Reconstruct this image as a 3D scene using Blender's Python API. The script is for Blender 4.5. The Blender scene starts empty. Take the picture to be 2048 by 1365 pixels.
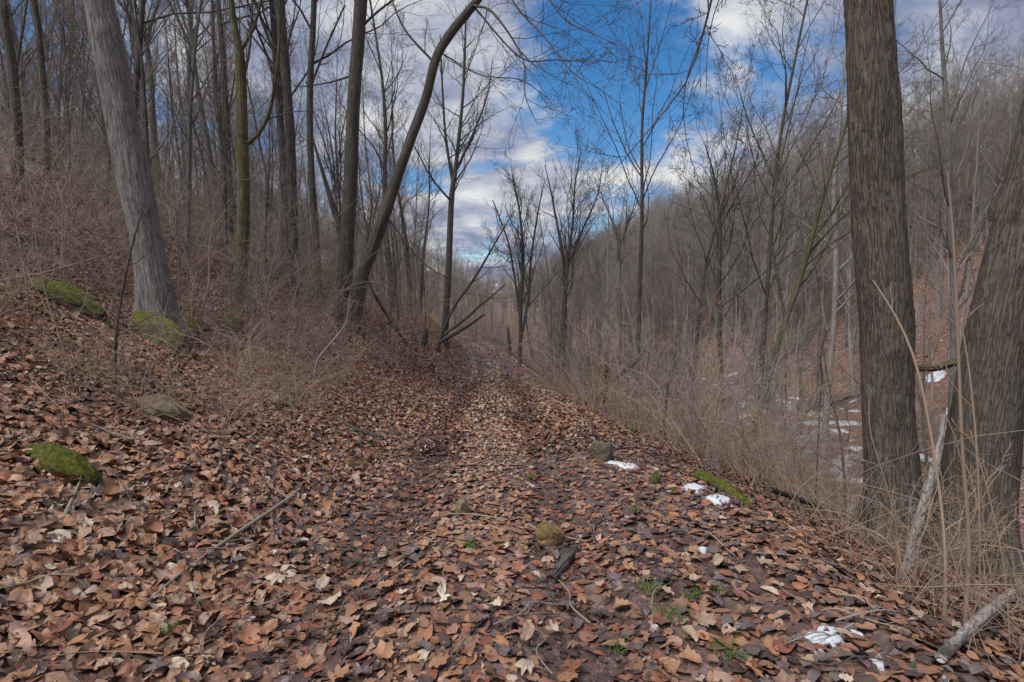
import bpy, bmesh, math, random
import numpy as np
from mathutils import Vector

# ------------------------------------------------------------------ camera, sky, sun, exposure
SC = bpy.context.scene
COL = SC.collection
F = 1100.0                     # focal length in photograph pixels (2048 wide)
PITCH = math.atan(82 / F)      # camera looks this much below the horizon
EYE = np.array([0.0, 0.0, 1.6])
cam_data = bpy.data.cameras.new("camera")
cam_data.sensor_width = 36
cam_data.lens = 36 * F / 2048
cam_data.clip_start = 0.05
cam_data.clip_end = 3000
cam = bpy.data.objects.new("camera", cam_data)
COL.objects.link(cam)
cam.location = EYE.tolist()
cam.rotation_euler = (math.pi / 2 - PITCH, 0, 0)
SC.camera = cam
SC.view_settings.view_transform = 'Standard'
SC.view_settings.look = 'None'
SC.view_settings.exposure = 0.38
SC.view_settings.gamma = 1
SC.view_settings.use_curve_mapping = False
SC.cycles.use_denoising = True
SC.cycles.max_bounces = 5
SC.cycles.diffuse_bounces = 3
SC.cycles.glossy_bounces = 2
SC.cycles.transmission_bounces = 2
SC.cycles.transparent_max_bounces = 4

CP, SP = math.cos(PITCH), math.sin(PITCH)
def ray(px, py):
    xr = (px - 1024) / F; yu = -(py - 682.5) / F
    return np.array([xr, CP + yu * SP, -SP + yu * CP])

SUN_EL, SUN_AZ = 54, 230       # azimuth clockwise from +Y: behind the camera, to its left
world = bpy.data.worlds.new("World"); SC.world = world; world.use_nodes = True
nt = world.node_tree; nt.nodes.clear()
def N(tree, typ, **kw):
    n = tree.nodes.new(typ)
    for k, v in kw.items(): setattr(n, k, v)
    return n
def math_node(tree, op, a, b=None, clamp=False):
    n = N(tree, 'ShaderNodeMath', operation=op, use_clamp=clamp)
    for i, v in enumerate((a, b)):
        if v is None: continue
        if isinstance(v, (int, float)): n.inputs[i].default_value = v
        else: tree.links.new(v, n.inputs[i])
    return n.outputs[0]
def ramp(tree, fac, stops, interp='LINEAR'):
    n = N(tree, 'ShaderNodeValToRGB'); n.color_ramp.interpolation = interp
    el = n.color_ramp.elements
    while len(el) < len(stops): el.new(0.5)
    for e, (p, c) in zip(el, stops):
        e.position = p; e.color = (*c, 1) if len(c) == 3 else c
    tree.links.new(fac, n.inputs[0]); return n.outputs[0]
def maprange(tree, v, a, b, c=0.0, d=1.0, smooth=True):
    n = N(tree, 'ShaderNodeMapRange'); n.interpolation_type = 'SMOOTHSTEP' if smooth else 'LINEAR'
    tree.links.new(v, n.inputs[0])
    for i, x in enumerate((a, b, c, d)): n.inputs[i + 1].default_value = x
    return n.outputs[0]
def mix(tree, fac, a, b, blend='MIX'):
    n = N(tree, 'ShaderNodeMix', data_type='RGBA', blend_type=blend)
    for sock, v in ((n.inputs[0], fac), (n.inputs[6], a), (n.inputs[7], b)):
        if isinstance(v, (int, float)): sock.default_value = v
        elif isinstance(v, tuple): sock.default_value = (*v, 1)
        else: tree.links.new(v, sock)
    return n.outputs[2]

SKY_STRENGTH = 0.10
sky = N(nt, 'ShaderNodeTexSky', sky_type='NISHITA', sun_disc=False)
sky.sun_elevation = math.radians(SUN_EL); sky.sun_rotation = math.radians(SUN_AZ)
sky.altitude = 300; sky.air_density = 1.0; sky.dust_density = 0.3; sky.ozone_density = 2.0
hs = N(nt, 'ShaderNodeHueSaturation'); hs.inputs['Saturation'].default_value = 1.35; hs.inputs['Value'].default_value = 1.08
nt.links.new(sky.outputs[0], hs.inputs['Color'])
tc = N(nt, 'ShaderNodeTexCoord')
nrm = N(nt, 'ShaderNodeVectorMath', operation='NORMALIZE'); nt.links.new(tc.outputs['Generated'], nrm.inputs[0])
sep = N(nt, 'ShaderNodeSeparateXYZ'); nt.links.new(nrm.outputs[0], sep.inputs[0])
zz = math_node(nt, 'ADD', math_node(nt, 'MAXIMUM', sep.outputs[2], 0.0), 0.16)
comb = N(nt, 'ShaderNodeCombineXYZ')
nt.links.new(math_node(nt, 'DIVIDE', sep.outputs[0], zz), comb.inputs[0])
nt.links.new(math_node(nt, 'DIVIDE', sep.outputs[1], zz), comb.inputs[1])
def cloud_noise(scale, off, detail, rough, dist=0.0):
    m = N(nt, 'ShaderNodeMapping'); m.inputs['Location'].default_value = off
    nt.links.new(comb.outputs[0], m.inputs[0])
    n = N(nt, 'ShaderNodeTexNoise'); n.inputs['Scale'].default_value = scale
    n.inputs['Detail'].default_value = detail; n.inputs['Roughness'].default_value = rough
    n.inputs['Distortion'].default_value = dist
    nt.links.new(m.outputs[0], n.inputs['Vector']); return n.outputs['Fac']
def sky_gap(px, py, rx, ry):
    """1 inside a gap of the cloud deck around the direction of that part of the sky, 0 outside"""
    c = ray(px, py); c = c / np.linalg.norm(c)
    s = N(nt, 'ShaderNodeVectorMath', operation='SUBTRACT'); nt.links.new(nrm.outputs[0], s.inputs[0]); s.inputs[1].default_value = c.tolist()
    m = N(nt, 'ShaderNodeVectorMath', operation='MULTIPLY'); nt.links.new(s.outputs[0], m.inputs[0]); m.inputs[1].default_value = (1 / rx, 1 / max(rx, ry), 1 / ry)
    l = N(nt, 'ShaderNodeVectorMath', operation='LENGTH'); nt.links.new(m.outputs[0], l.inputs[0])
    return maprange(nt, l.outputs['Value'], 0.0, 1.25, 1.0, 0.0)
n1 = cloud_noise(1.15, (61.2, 104.0, 18.4), 7, 0.6, 0.35)
n2 = cloud_noise(2.0, (9.4, 4.2, 2), 6, 0.6, 0.3)
n3 = cloud_noise(0.55, (1.4, 7.7, 5), 2, 0.5)
g1 = sky_gap(1225, 90, 0.20, 0.19); g2 = sky_gap(420, 60, 0.28, 0.16)
cov = math_node(nt, 'SUBTRACT', math_node(nt, 'ADD', math_node(nt, 'ADD', math_node(nt, 'MULTIPLY', n1, 1.9), math_node(nt, 'MULTIPLY', n2, 0.8)), -0.665), math_node(nt, 'ADD', math_node(nt, 'MULTIPLY', g1, 0.5), math_node(nt, 'MULTIPLY', g2, 0.04)))
mask = maprange(nt, cov, 0.34, 0.66)
shade = math_node(nt, 'ADD', math_node(nt, 'MULTIPLY', n2, 0.7), math_node(nt, 'MULTIPLY', n3, 0.5))
K = 1 / SKY_STRENGTH
ccol = ramp(nt, shade, [(0.46, (0.13, 0.15, 0.22)), (0.56, (0.24, 0.27, 0.37)), (0.64, (0.42, 0.44, 0.50)), (0.72, (0.62, 0.63, 0.63))])
cl = N(nt, 'ShaderNodeVectorMath', operation='SCALE'); nt.links.new(ccol, cl.inputs[0]); cl.inputs['Scale'].default_value = K
skycol = mix(nt, mask, hs.outputs[0], cl.outputs[0])
bg = N(nt, 'ShaderNodeBackground'); bg.inputs['Strength'].default_value = SKY_STRENGTH
nt.links.new(skycol, bg.inputs['Color'])
wo = N(nt, 'ShaderNodeOutputWorld'); nt.links.new(bg.outputs[0], wo.inputs['Surface'])
sun_d = bpy.data.lights.new("sun", 'SUN'); sun_d.energy = 3.0; sun_d.angle = math.radians(28); sun_d.color = (1, 0.975, 0.945)
sun = bpy.data.objects.new("sun", sun_d); COL.objects.link(sun)
e, a = math.radians(SUN_EL), math.radians(SUN_AZ)
sv = Vector((math.sin(a) * math.cos(e), math.cos(a) * math.cos(e), math.sin(e)))
sun.rotation_euler = sv.to_track_quat('Z', 'Y').to_euler()

# ------------------------------------------------------------------ numeric helpers
def _hash(i, j, k):
    h = (i * 374761393 + j * 668265263 + k * 2147483647 + 1274126177) & 0xFFFFFFFF
    h = ((h ^ (h >> 13)) * 1274126177) & 0xFFFFFFFF
    return ((h ^ (h >> 16)) & 0xFFFFFF) / float(0xFFFFFF)
def vnoise(x, y, z=0.0):
    x, y, z = np.broadcast_arrays(np.asarray(x, float), np.asarray(y, float), np.asarray(z, float))
    xi, yi, zi = np.floor(x).astype(np.int64), np.floor(y).astype(np.int64), np.floor(z).astype(np.int64)
    fx, fy, fz = x - xi, y - yi, z - zi
    fx, fy, fz = (f * f * (3 - 2 * f) for f in (fx, fy, fz))
    r = 0
    for a_ in (0, 1):
        for b_ in (0, 1):
            for c_ in (0, 1):
                w = (fx if a_ else 1 - fx) * (fy if b_ else 1 - fy) * (fz if c_ else 1 - fz)
                r = r + w * _hash(xi + a_, yi + b_, zi + c_)
    return r
def fbm(x, y, z=0.0, o=4):
    s, amp, tot = 0, 1.0, 0
    for i in range(o):
        s = s + amp * vnoise(x * 2 ** i + 17.3 * i, y * 2 ** i - 9.1 * i, np.asarray(z) * 2 ** i + 3.7 * i); tot += amp; amp *= 0.5
    return s / tot
def sstep(x, a_, b_):
    t = np.clip((x - a_) / (b_ - a_), 0, 1); return t * t * (3 - 2 * t)
def smooth_interp(x, xs, ys):
    """piecewise interpolation, rounded by averaging a few shifted samples"""
    x = np.asarray(x, float); w = np.clip(np.abs(x) * 0.08, 0.3, 12)
    return sum(np.interp(x + k * w, xs, ys) for k in (-1, -.5, 0, .5, 1)) / 5

# ------------------------------------------------------------------ terrain
PY = [-40, 0, 5, 8, 11, 15, 20, 25, 31, 40, 60, 100, 160, 330, 450, 900]
PZ = [0.1, 0, -.03, -.17, -.40, -.82, -1.36, -1.75, -1.70, -1.5, -1.3, -0.8, 0.6, 8.5, 9, -20]
XY = [-40, 0, 6, 12, 25, 31, 36, 42, 50, 70, 110, 500]
XX = [-.25, -.25, -.25, -.4, -.75, -1.15, -1.9, -3.6, -6.5, -11, -15, -20]
EYs = [-40, 0, 4.5, 7.6, 15, 30, 60]
ERs = [2.2, 2.2, 2.05, 1.5, 1.3, 1.15, 1.2]
def path_x(y): return smooth_interp(y, XY, XX)
def path_z(y): return smooth_interp(y, PY, PZ)
def edge_r(y): return smooth_interp(y, EYs, ERs)
def ruts(u, y):
    w = 0.62 + 0.05 * np.sin(y * 0.7)
    return np.exp(-((np.abs(u + 0.04 * np.sin(y * 0.9)) - w) / 0.23) ** 2)
def terrain(x, y):
    x = np.asarray(x, float); y = np.asarray(y, float)
    u = x - path_x(y); zp = path_z(y); er = edge_r(y)
    ul = np.clip(-u - 1.05, 0, None)
    left = 0.46 * np.clip(ul - 0.25 * (1 - np.exp(-ul / 0.4)), 0, 15) + 0.11 * np.clip(ul - 15, 0, 60)
    left = left + 0.55 * np.clip(ul, 0, 2.6) * sstep(y, 7, 15)
    left = left * (0.9 + 0.35 * (fbm(x * 0.11, y * 0.11, 3.0, 3) - 0.5))
    ur = np.clip(u - er, 0, None)
    vb = np.minimum(-4.3 + 0.4 * sstep(y, 40, 120), zp + 0.2) * 1.0 + np.where(y > 60, (zp + 1.5) * sstep(y, 60, 160), 0)
    fall = zp - 0.35 * np.clip(ur, 0, 2.4) - 0.62 * np.clip(ur - 2.4, 0, None)
    # soft maximum with the valley floor
    k = 0.35
    right = vb + np.logaddexp(0, (fall - vb) / k) * k
    hill = 0.61 * np.clip(u - 20, 0, 38) * (1 - 0.25 * np.exp(-np.clip(u - 21, 0, None) / 6)) - 0.15 * np.clip(u - 62, 0, None)
    hill = hill * (0.92 + 0.4 * (fbm(x * 0.03, y * 0.018, 8.0, 3) - 0.5)) * (0.8 + 0.2 * sstep(y, -20, 40))
    z = np.where(u < 0, zp + left, right + hill)
    off = sstep(np.abs(u + 0.2), 0.9, 2.4)
    z = z + off * (0.16 * (fbm(x * 0.9, y * 0.9, 1.0, 3) - 0.5) + 0.5 * sstep(np.abs(u), 3, 12) * (fbm(x * 0.2, y * 0.2, 2.0, 3) - 0.5))
    z = z + 0.05 * (fbm(x * 2.6, y * 2.6, 4.0, 3) - 0.5)
    z = z - 0.08 * ruts(u, y) * (np.abs(u) < 1.5)
    return z
def tnormal(x, y, e_=0.12):
    gx = (terrain(x + e_, y) - terrain(x - e_, y)) / (2 * e_)
    gy = (terrain(x, y + e_) - terrain(x, y - e_)) / (2 * e_)
    n = np.stack([-gx, -gy, np.ones_like(gx)], -1)
    return n / np.linalg.norm(n, axis=-1, keepdims=True)
def at(px, py, tmax=200):
    """the point of the ground seen at that place of the photograph"""
    d = ray(px, py); ts = 1.2 * 1.012 ** np.arange(0, 430); ts = ts[ts < tmax]
    P = EYE + ts[:, None] * d
    below = P[:, 2] < terrain(P[:, 0], P[:, 1])
    i = int(np.argmax(below)) if below.any() else len(ts) - 1
    p = P[i].copy(); p[2] = float(terrain(p[0], p[1])); return p
def unproj(px, py, depth):
    d = ray(px, py); return EYE + d * (depth / d[1])

# ------------------------------------------------------------------ mesh helpers
def make_mesh(name, V, faces_by_n, mats, col=None, extra=None, bark=None, smooth=True):
    """faces_by_n: list of (m, n) index arrays"""
    me = bpy.data.meshes.new(name)
    V = np.ascontiguousarray(V, np.float32)
    me.vertices.add(len(V)); me.vertices.foreach_set('co', V.ravel())
    loops = np.concatenate([f.ravel() for f in faces_by_n]).astype(np.int32)
    starts, s = [], 0
    for f in faces_by_n:
        starts.append(s + np.arange(len(f)) * f.shape[1]); s += f.size
    starts = np.concatenate(starts).astype(np.int32)
    me.loops.add(len(loops)); me.loops.foreach_set('vertex_index', loops)
    me.polygons.add(len(starts)); me.polygons.foreach_set('loop_start', starts)
    if not smooth: me.polygons.foreach_set('use_smooth', np.zeros(len(starts), bool))
    me.update(calc_edges=True)
    if col is not None:
        at_ = me.color_attributes.new('Col', 'FLOAT_COLOR', 'POINT')
        c = np.ones((len(V), 4), np.float32); c[:, :col.shape[1]] = col
        at_.data.foreach_set('color', c.ravel())
    if bark is not None:
        b = me.attributes.new('bark', 'FLOAT_VECTOR', 'POINT'); b.data.foreach_set('vector', np.ascontiguousarray(bark, np.float32).ravel())
    for m in (mats if isinstance(mats, (list, tuple)) else [mats]): me.materials.append(m)
    return me
def link(name, data, parent=None, loc=None):
    o = bpy.data.objects.new(name, data); COL.objects.link(o)
    if parent is not None: o.parent = parent
    if loc is not None: o.location = [float(v) for v in loc]
    return o
def tag(o, label=None, cat=None, group=None, kind=None):
    for k, v in (('label', label), ('category', cat), ('group', group), ('kind', kind)):
        if v: o[k] = v
    return o

def sweep(P, R, S):
    """tubes around N polylines of M points: P (N,M,3), R (N,M), S sides -> verts, quads, bark coords"""
    n, m, _ = P.shape
    T = np.empty_like(P)
    T[:, 1:-1] = P[:, 2:] - P[:, :-2]; T[:, 0] = P[:, 1] - P[:, 0]; T[:, -1] = P[:, -1] - P[:, -2]
    T /= np.maximum(np.linalg.norm(T, axis=-1, keepdims=True), 1e-9)
    mean = P[:, -1] - P[:, 0]
    ref = np.where((np.abs(mean[:, 2]) > 0.75 * np.linalg.norm(mean, axis=-1))[:, None], np.array([1., 0.08, 0]), np.array([0.05, 0.03, 1.]))
    A = np.cross(T, ref[:, None, :]); A /= np.maximum(np.linalg.norm(A, axis=-1, keepdims=True), 1e-9)
    B = np.cross(A, T)
    th = np.arange(S) * 2 * math.pi / S
    ring = A[:, :, None, :] * np.cos(th)[None, None, :, None] + B[:, :, None, :] * np.sin(th)[None, None, :, None]
    V = (P[:, :, None, :] + ring * R[:, :, None, None]).reshape(-1, 3)
    base = (np.arange(n) * m * S)[:, None, None] + (np.arange(m - 1) * S)[None, :, None] + np.arange(S)[None, None, :]
    nxt = base - np.arange(S) + (np.arange(S) + 1) % S
    Q = np.stack([base, nxt, nxt + S, base + S], -1).reshape(-1, 4)[:, ::-1]
    seg = np.linalg.norm(np.diff(P, axis=1), axis=-1); L = np.concatenate([np.zeros((n, 1)), np.cumsum(seg, 1)], 1)
    r0 = R[:, :1]
    bk = np.stack([np.broadcast_to((np.cos(th)[None, None, :] * r0[:, :, None]), (n, m, S)),
                   np.broadcast_to((np.sin(th)[None, None, :] * r0[:, :, None]), (n, m, S)),
                   np.broadcast_to(L[:, :, None], (n, m, S))], -1).reshape(-1, 3)
    return V, Q, bk
class Tubes:
    def __init__(s): s.V, s.Q, s.B, s.T, s.n = [], [], [], [], 0
    def add(s, P, R, S, cap=False):
        V, Q, B = sweep(np.asarray(P, float), np.asarray(R, float), S)
        s.Q.append(Q + s.n)
        if cap:                       # close both ends with a fan
            n, m, _ = P.shape
            ext = []
            for i in range(n):
                for row, flip in ((0, False), (m - 1, True)):
                    c = len(V) + len(ext); ext.append(P[i, row])
                    idx = i * m * S + row * S + np.arange(S); j = np.roll(idx, -1)
                    tri = np.stack([idx, j, np.full(S, c)], 1) if flip else np.stack([j, idx, np.full(S, c)], 1)
                    s.T.append(tri + s.n)
            V = np.concatenate([V, np.array(ext)]); B = np.concatenate([B, np.zeros((len(ext), 3))])
        s.V.append(V); s.B.append(B); s.n += len(V)
    def mesh(s, name, mat):
        V = np.concatenate(s.V)
        fs = [np.concatenate(s.Q)] + ([np.concatenate(s.T)] if s.T else [])
        return make_mesh(name, V, fs, mat, bark=np.concatenate(s.B))

def catmull(pts, n):
    pts = np.asarray(pts, float)
    P = np.concatenate([[2 * pts[0] - pts[1]], pts, [2 * pts[-1] - pts[-2]]])
    seg = np.linalg.norm(np.diff(pts[:, :3], axis=0), axis=1); cum = np.concatenate([[0], np.cumsum(seg)])
    t = np.interp(np.linspace(0, cum[-1], n), cum, np.arange(len(pts)))
    i = np.minimum(t.astype(int), len(pts) - 2); f = (t - i)[:, None]
    p0, p1, p2, p3 = P[i], P[i + 1], P[i + 2], P[i + 3]
    return 0.5 * (2 * p1 + (p2 - p0) * f + (2 * p0 - 5 * p1 + 4 * p2 - p3) * f ** 2 + (3 * p1 - p0 - 3 * p2 + p3) * f ** 3)

def unit(v): return v / np.maximum(np.linalg.norm(v, axis=-1, keepdims=True), 1e-9)
def grow(P, R, k, tlo, thi, ang, lenf, M, rng, up=0.08, wig=0.12, rf=0.5, rmin=0.003, lvar=0.35, taper=0.55, jit=0.25):
    """k children on each of the N parents"""
    n, q, _ = P.shape
    idx = np.repeat(np.arange(n), k)
    t = tlo + (thi - tlo) * ((np.tile(np.arange(k), n) + rng.random(n * k)) / k)
    f = t * (q - 1); i = np.minimum(f.astype(int), q - 2); w = (f - i)[:, None]
    pos = P[idx, i] * (1 - w) + P[idx, i + 1] * w
    tan = unit(P[idx, i + 1] - P[idx, i])
    r = R[idx, i] * (1 - w[:, 0]) + R[idx, i + 1] * w[:, 0]
    Lp = np.linalg.norm(np.diff(P, axis=1), axis=-1).sum(1)[idx]
    L = Lp * lenf * (1 - taper * (t - tlo) / max(thi - tlo, 1e-6)) * (1 + lvar * (rng.random(n * k) * 2 - 1))
    perp = unit(np.cross(tan, rng.normal(size=(n * k, 3))))
    an = ang * (1 + jit * rng.normal(size=n * k))[:, None]
    d = tan * np.cos(an) + perp * np.sin(an)
    C = np.empty((n * k, M, 3)); C[:, 0] = pos
    for m in range(1, M):
        d = unit(d + np.array([0, 0, up]) + wig * rng.normal(size=d.shape))
        C[:, m] = C[:, m - 1] + d * (L / (M - 1))[:, None]
    r0 = np.maximum(np.minimum(r * rf, L * 0.014 + 0.002), rmin)
    RR = r0[:, None] + (rmin * 0.8 - r0[:, None]) * np.linspace(0, 1, M)[None, :] ** 0.9
    return C, np.maximum(RR, rmin * 0.6)
def split_apart(C, R, keep):
    return C[keep], R[keep]

# ------------------------------------------------------------------ materials
def new_mat(name):
    m = bpy.data.materials.new(name); m.use_nodes = True
    t = m.node_tree; b = t.nodes['Principled BSDF']; return m, t, b
def noise(t, scale, vec=None, detail=4, rough=0.55):
    n = N(t, 'ShaderNodeTexNoise'); n.inputs['Scale'].default_value = scale; n.inputs['Detail'].default_value = detail; n.inputs['Roughness'].default_value = rough
    if vec is not None: t.links.new(vec, n.inputs['Vector'])
    return n.outputs['Fac']
def bump(t, b, h, strength, dist):
    n = N(t, 'ShaderNodeBump'); n.inputs['Strength'].default_value = strength; n.inputs['Distance'].default_value = dist
    t.links.new(h, n.inputs['Height']); t.links.new(n.outputs[0], b.inputs['Normal'])
def bark_mat(name, dark, mid, light, scale=26, stretch=0.16, moss=0.0, lichen=0.0, depth=0.012):
    m, t, b = new_mat(name)
    at_ = N(t, 'ShaderNodeAttribute', attribute_name='bark')
    mp = N(t, 'ShaderNodeMapping'); mp.inputs['Scale'].default_value = (1, 1, stretch); t.links.new(at_.outputs['Vector'], mp.inputs[0])
    rn = noise(t, scale, mp.outputs[0], 3, 0.45)
    furrow = maprange(t, math_node(t, 'ABSOLUTE', math_node(t, 'SUBTRACT', rn, 0.5)), 0.0, 0.085)
    mp2 = N(t, 'ShaderNodeMapping'); mp2.inputs['Scale'].default_value = (1, 1, 0.5); t.links.new(at_.outputs['Vector'], mp2.inputs[0])
    fine = noise(t, 55, mp2.outputs[0], 4, 0.65); big = noise(t, 3.5, at_.outputs['Vector'], 4)
    h = math_node(t, 'ADD', math_node(t, 'MULTIPLY', furrow, 0.75), math_node(t, 'MULTIPLY', fine, 0.45))
    c = ramp(t, h, [(0.18, dark), (0.45, mid), (1.0, mid), (1.0, light)])
    c = mix(t, maprange(t, fine, 0.4, 0.75), c, mix(t, 0.22, c, light))
    c = mix(t, maprange(t, big, 0.35, 0.7), c, mix(t, 0.45, c, light), 'MIX')
    if lichen:
        c = mix(t, math_node(t, 'MULTIPLY', maprange(t, noise(t, 9, at_.outputs['Vector'], 5), 0.58, 0.66), lichen), c, (0.30, 0.33, 0.28))
    if moss:
        c = mix(t, math_node(t, 'MULTIPLY', maprange(t, noise(t, 5, at_.outputs['Vector'], 5), 0.42, 0.6), moss), c, (0.075, 0.085, 0.028))
    t.links.new(c, b.inputs['Base Color']); b.inputs['Roughness'].default_value = 0.9
    b.inputs['Specular IOR Level'].default_value = 0.2
    bump(t, b, h, 0.9, depth); return m
def twig_mat(name, a_, b_, rnd=0.5):
    m, t, b = new_mat(name)
    oi = N(t, 'ShaderNodeObjectInfo'); geo = N(t, 'ShaderNodeNewGeometry')
    n = noise(t, 0.9, geo.outputs['Position'], 3)
    f = math_node(t, 'ADD', math_node(t, 'MULTIPLY', oi.outputs['Random'], rnd), math_node(t, 'MULTIPLY', n, 1 - rnd * 0.5), clamp=True)
    t.links.new(mix(t, f, a_, b_), b.inputs['Base Color']); b.inputs['Roughness'].default_value = 0.8
    b.inputs['Specular IOR Level'].default_value = 0.25
    return m
M_ash = bark_mat('bark_ridged', (0.020, 0.015, 0.012), (0.092, 0.073, 0.060), (0.145, 0.118, 0.098), 24, 0.17, lichen=0.15, moss=0.10)
M_grey = bark_mat('bark_grey', (0.05, 0.044, 0.042), (0.16, 0.145, 0.135), (0.24, 0.22, 0.205), 19, 0.12, lichen=0.25)
M_brown = bark_mat('bark_brown', (0.032, 0.027, 0.023), (0.09, 0.075, 0.064), (0.155, 0.13, 0.112), 20, 0.1, moss=0.15)
M_dark = bark_mat('bark_dark', (0.024, 0.021, 0.019), (0.08, 0.07, 0.064), (0.14, 0.122, 0.11), 20, 0.1)
M_mossy = bark_mat('bark_mossy', (0.03, 0.024, 0.016), (0.10, 0.08, 0.05), (0.18, 0.15, 0.10), 20, 0.12, moss=0.75)
M_pale = bark_mat('bark_pale', (0.10, 0.09, 0.08), (0.27, 0.24, 0.215), (0.42, 0.38, 0.35), 20, 0.3, lichen=0.3)
M_rot = bark_mat('rotten_wood', (0.03, 0.016, 0.01), (0.15, 0.085, 0.05), (0.27, 0.17, 0.11), 16, 0.12)
M_twig = twig_mat('twig_brown', (0.085, 0.07, 0.06), (0.19, 0.155, 0.132))
M_twig_d = twig_mat('twig_dark', (0.042, 0.036, 0.034), (0.10, 0.084, 0.077))
M_twig_g = twig_mat('twig_grey', (0.15, 0.126, 0.108), (0.31, 0.262, 0.225))
M_cane = twig_mat('cane_tan', (0.20, 0.145, 0.105), (0.36, 0.27, 0.20))
M_shrub = twig_mat('shrub_stem', (0.17, 0.122, 0.095), (0.38, 0.285, 0.225))
M_grassdry = twig_mat('dry_grass', (0.30, 0.22, 0.14), (0.46, 0.36, 0.25))

def ground_mat(name, wet):
    m, t, b = new_mat(name)
    geo = N(t, 'ShaderNodeNewGeometry'); P = geo.outputs['Position']
    v = N(t, 'ShaderNodeTexVoronoi'); v.inputs['Scale'].default_value = 11; v.inputs['Randomness'].default_value = 1; t.links.new(P, v.inputs['Vector'])
    sc = N(t, 'ShaderNodeSeparateColor'); t.links.new(v.outputs['Color'], sc.inputs[0])
    c = ramp(t, sc.outputs[0], [(0.0, (0.06, 0.038, 0.032)), (0.25, (0.13, 0.075, 0.057)), (0.5, (0.19, 0.112, 0.083)), (0.75, (0.235, 0.155, 0.12)), (1.0, (0.31, 0.235, 0.19))])
    big = noise(t, 0.35, P, 5, 0.6)
    c = mix(t, maprange(t, big, 0.35, 0.65), c, (0.165, 0.098, 0.075) if not wet else (0.10, 0.068, 0.06))
    soil = maprange(t, noise(t, 1.7, P, 5, 0.7), 0.55, 0.68)
    c = mix(t, math_node(t, 'MULTIPLY', soil, 0.55), c, (0.035, 0.026, 0.021))
    t.links.new(c, b.inputs['Base Color'])
    b.inputs['Roughness'].default_value = 0.32 if wet else 0.85
    b.inputs['Specular IOR Level'].default_value = 0.3
    h = math_node(t, 'ADD', v.outputs['Distance'], noise(t, 30, P, 4))
    bump(t, b, h, 0.8, 0.03); return m
M_ground = ground_mat('leaf_litter_soil', False); M_path = ground_mat('damp_track_soil', True)

def leaf_mat(name, single):
    m, t, b = new_mat(name)
    geo = N(t, 'ShaderNodeNewGeometry')
    if single:
        oi = N(t, 'ShaderNodeObjectInfo'); c = oi.outputs['Color']
        rough = maprange(t, oi.outputs['Alpha'], 0.0, 1.0, 0.0, 1.0, False)
    else:
        at_ = N(t, 'ShaderNodeAttribute', attribute_name='Col'); c = at_.outputs['Color']; rough = at_.outputs['Alpha']
    n = noise(t, 38, geo.outputs['Position'], 4, 0.6)
    c = mix(t, math_node(t, 'MULTIPLY', maprange(t, n, 0.35, 0.72), 0.55), c, mix(t, 0.55, c, (0.05, 0.03, 0.022)), 'MIX')
    t.links.new(c, b.inputs['Base Color']); t.links.new(rough, b.inputs['Roughness'])
    b.inputs['Specular IOR Level'].default_value = 0.42
    bump(t, b, noise(t, 90, geo.outputs['Position'], 3), 0.35, 0.004)
    return m
M_leaf = leaf_mat('dead_leaf', False); M_leaf1 = leaf_mat('dead_leaf_single', True)

def rock_mat(name, stone, moss_amt):
    m, t, b = new_mat(name)
    geo = N(t, 'ShaderNodeNewGeometry'); P = geo.outputs['Position']
    n1_, n2_ = noise(t, 14, P, 6, 0.65), noise(t, 5, P, 5)
    c = ramp(t, n1_, [(0.3, tuple(x * 0.45 for x in stone)), (0.55, stone), (0.75, tuple(min(1, x * 1.5) for x in stone))])
    s = N(t, 'ShaderNodeSeparateXYZ'); t.links.new(geo.outputs['Normal'], s.inputs[0])
    mk = maprange(t, math_node(t, 'ADD', math_node(t, 'MULTIPLY', s.outputs[2], 0.35), n2_), 0.98 - moss_amt * 0.6, 1.12 - moss_amt * 0.6)
    mc = ramp(t, noise(t, 40, P, 5, 0.7), [(0.3, (0.028, 0.033, 0.007)), (0.5, (0.085, 0.095, 0.016)), (0.7, (0.17, 0.18, 0.03))])
    t.links.new(mix(t, mk, c, mc), b.inputs['Base Color']); b.inputs['Roughness'].default_value = 0.92; b.inputs['Specular IOR Level'].default_value = 0.15
    bump(t, b, math_node(t, 'ADD', n1_, noise(t, 160, P, 4, 0.8)), 0.9, 0.012); return m
M_moss = rock_mat('moss_cushion', (0.10, 0.075, 0.05), 0.72)
M_rock_m = rock_mat('mossy_stone', (0.17, 0.14, 0.10), 0.45)
M_rock_y = rock_mat('ochre_stone', (0.23, 0.165, 0.075), 0.08)
M_rock_h = rock_mat('half_mossy_stone', (0.22, 0.18, 0.12), 0.28)
m, t, b = new_mat('old_snow'); b.inputs['Base Color'].default_value = (0.80, 0.83, 0.88, 1); b.inputs['Roughness'].default_value = 0.6
geo = N(t, 'ShaderNodeNewGeometry'); sn = noise(t, 55, geo.outputs['Position'], 5, 0.7)
t.links.new(mix(t, maprange(t, noise(t, 24, geo.outputs['Position'], 5, 0.7), 0.52, 0.70), (0.58, 0.61, 0.66), (0.34, 0.31, 0.30)), b.inputs['Base Color'])
bump(t, b, sn, 0.6, 0.02); M_snow = m
m, t, b = new_mat('grass_blade'); b.inputs['Roughness'].default_value = 0.55
oi = N(t, 'ShaderNodeObjectInfo'); t.links.new(mix(t, oi.outputs['Random'], (0.07, 0.13, 0.02), (0.13, 0.19, 0.04)), b.inputs['Base Color']); M_grass = m

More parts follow.
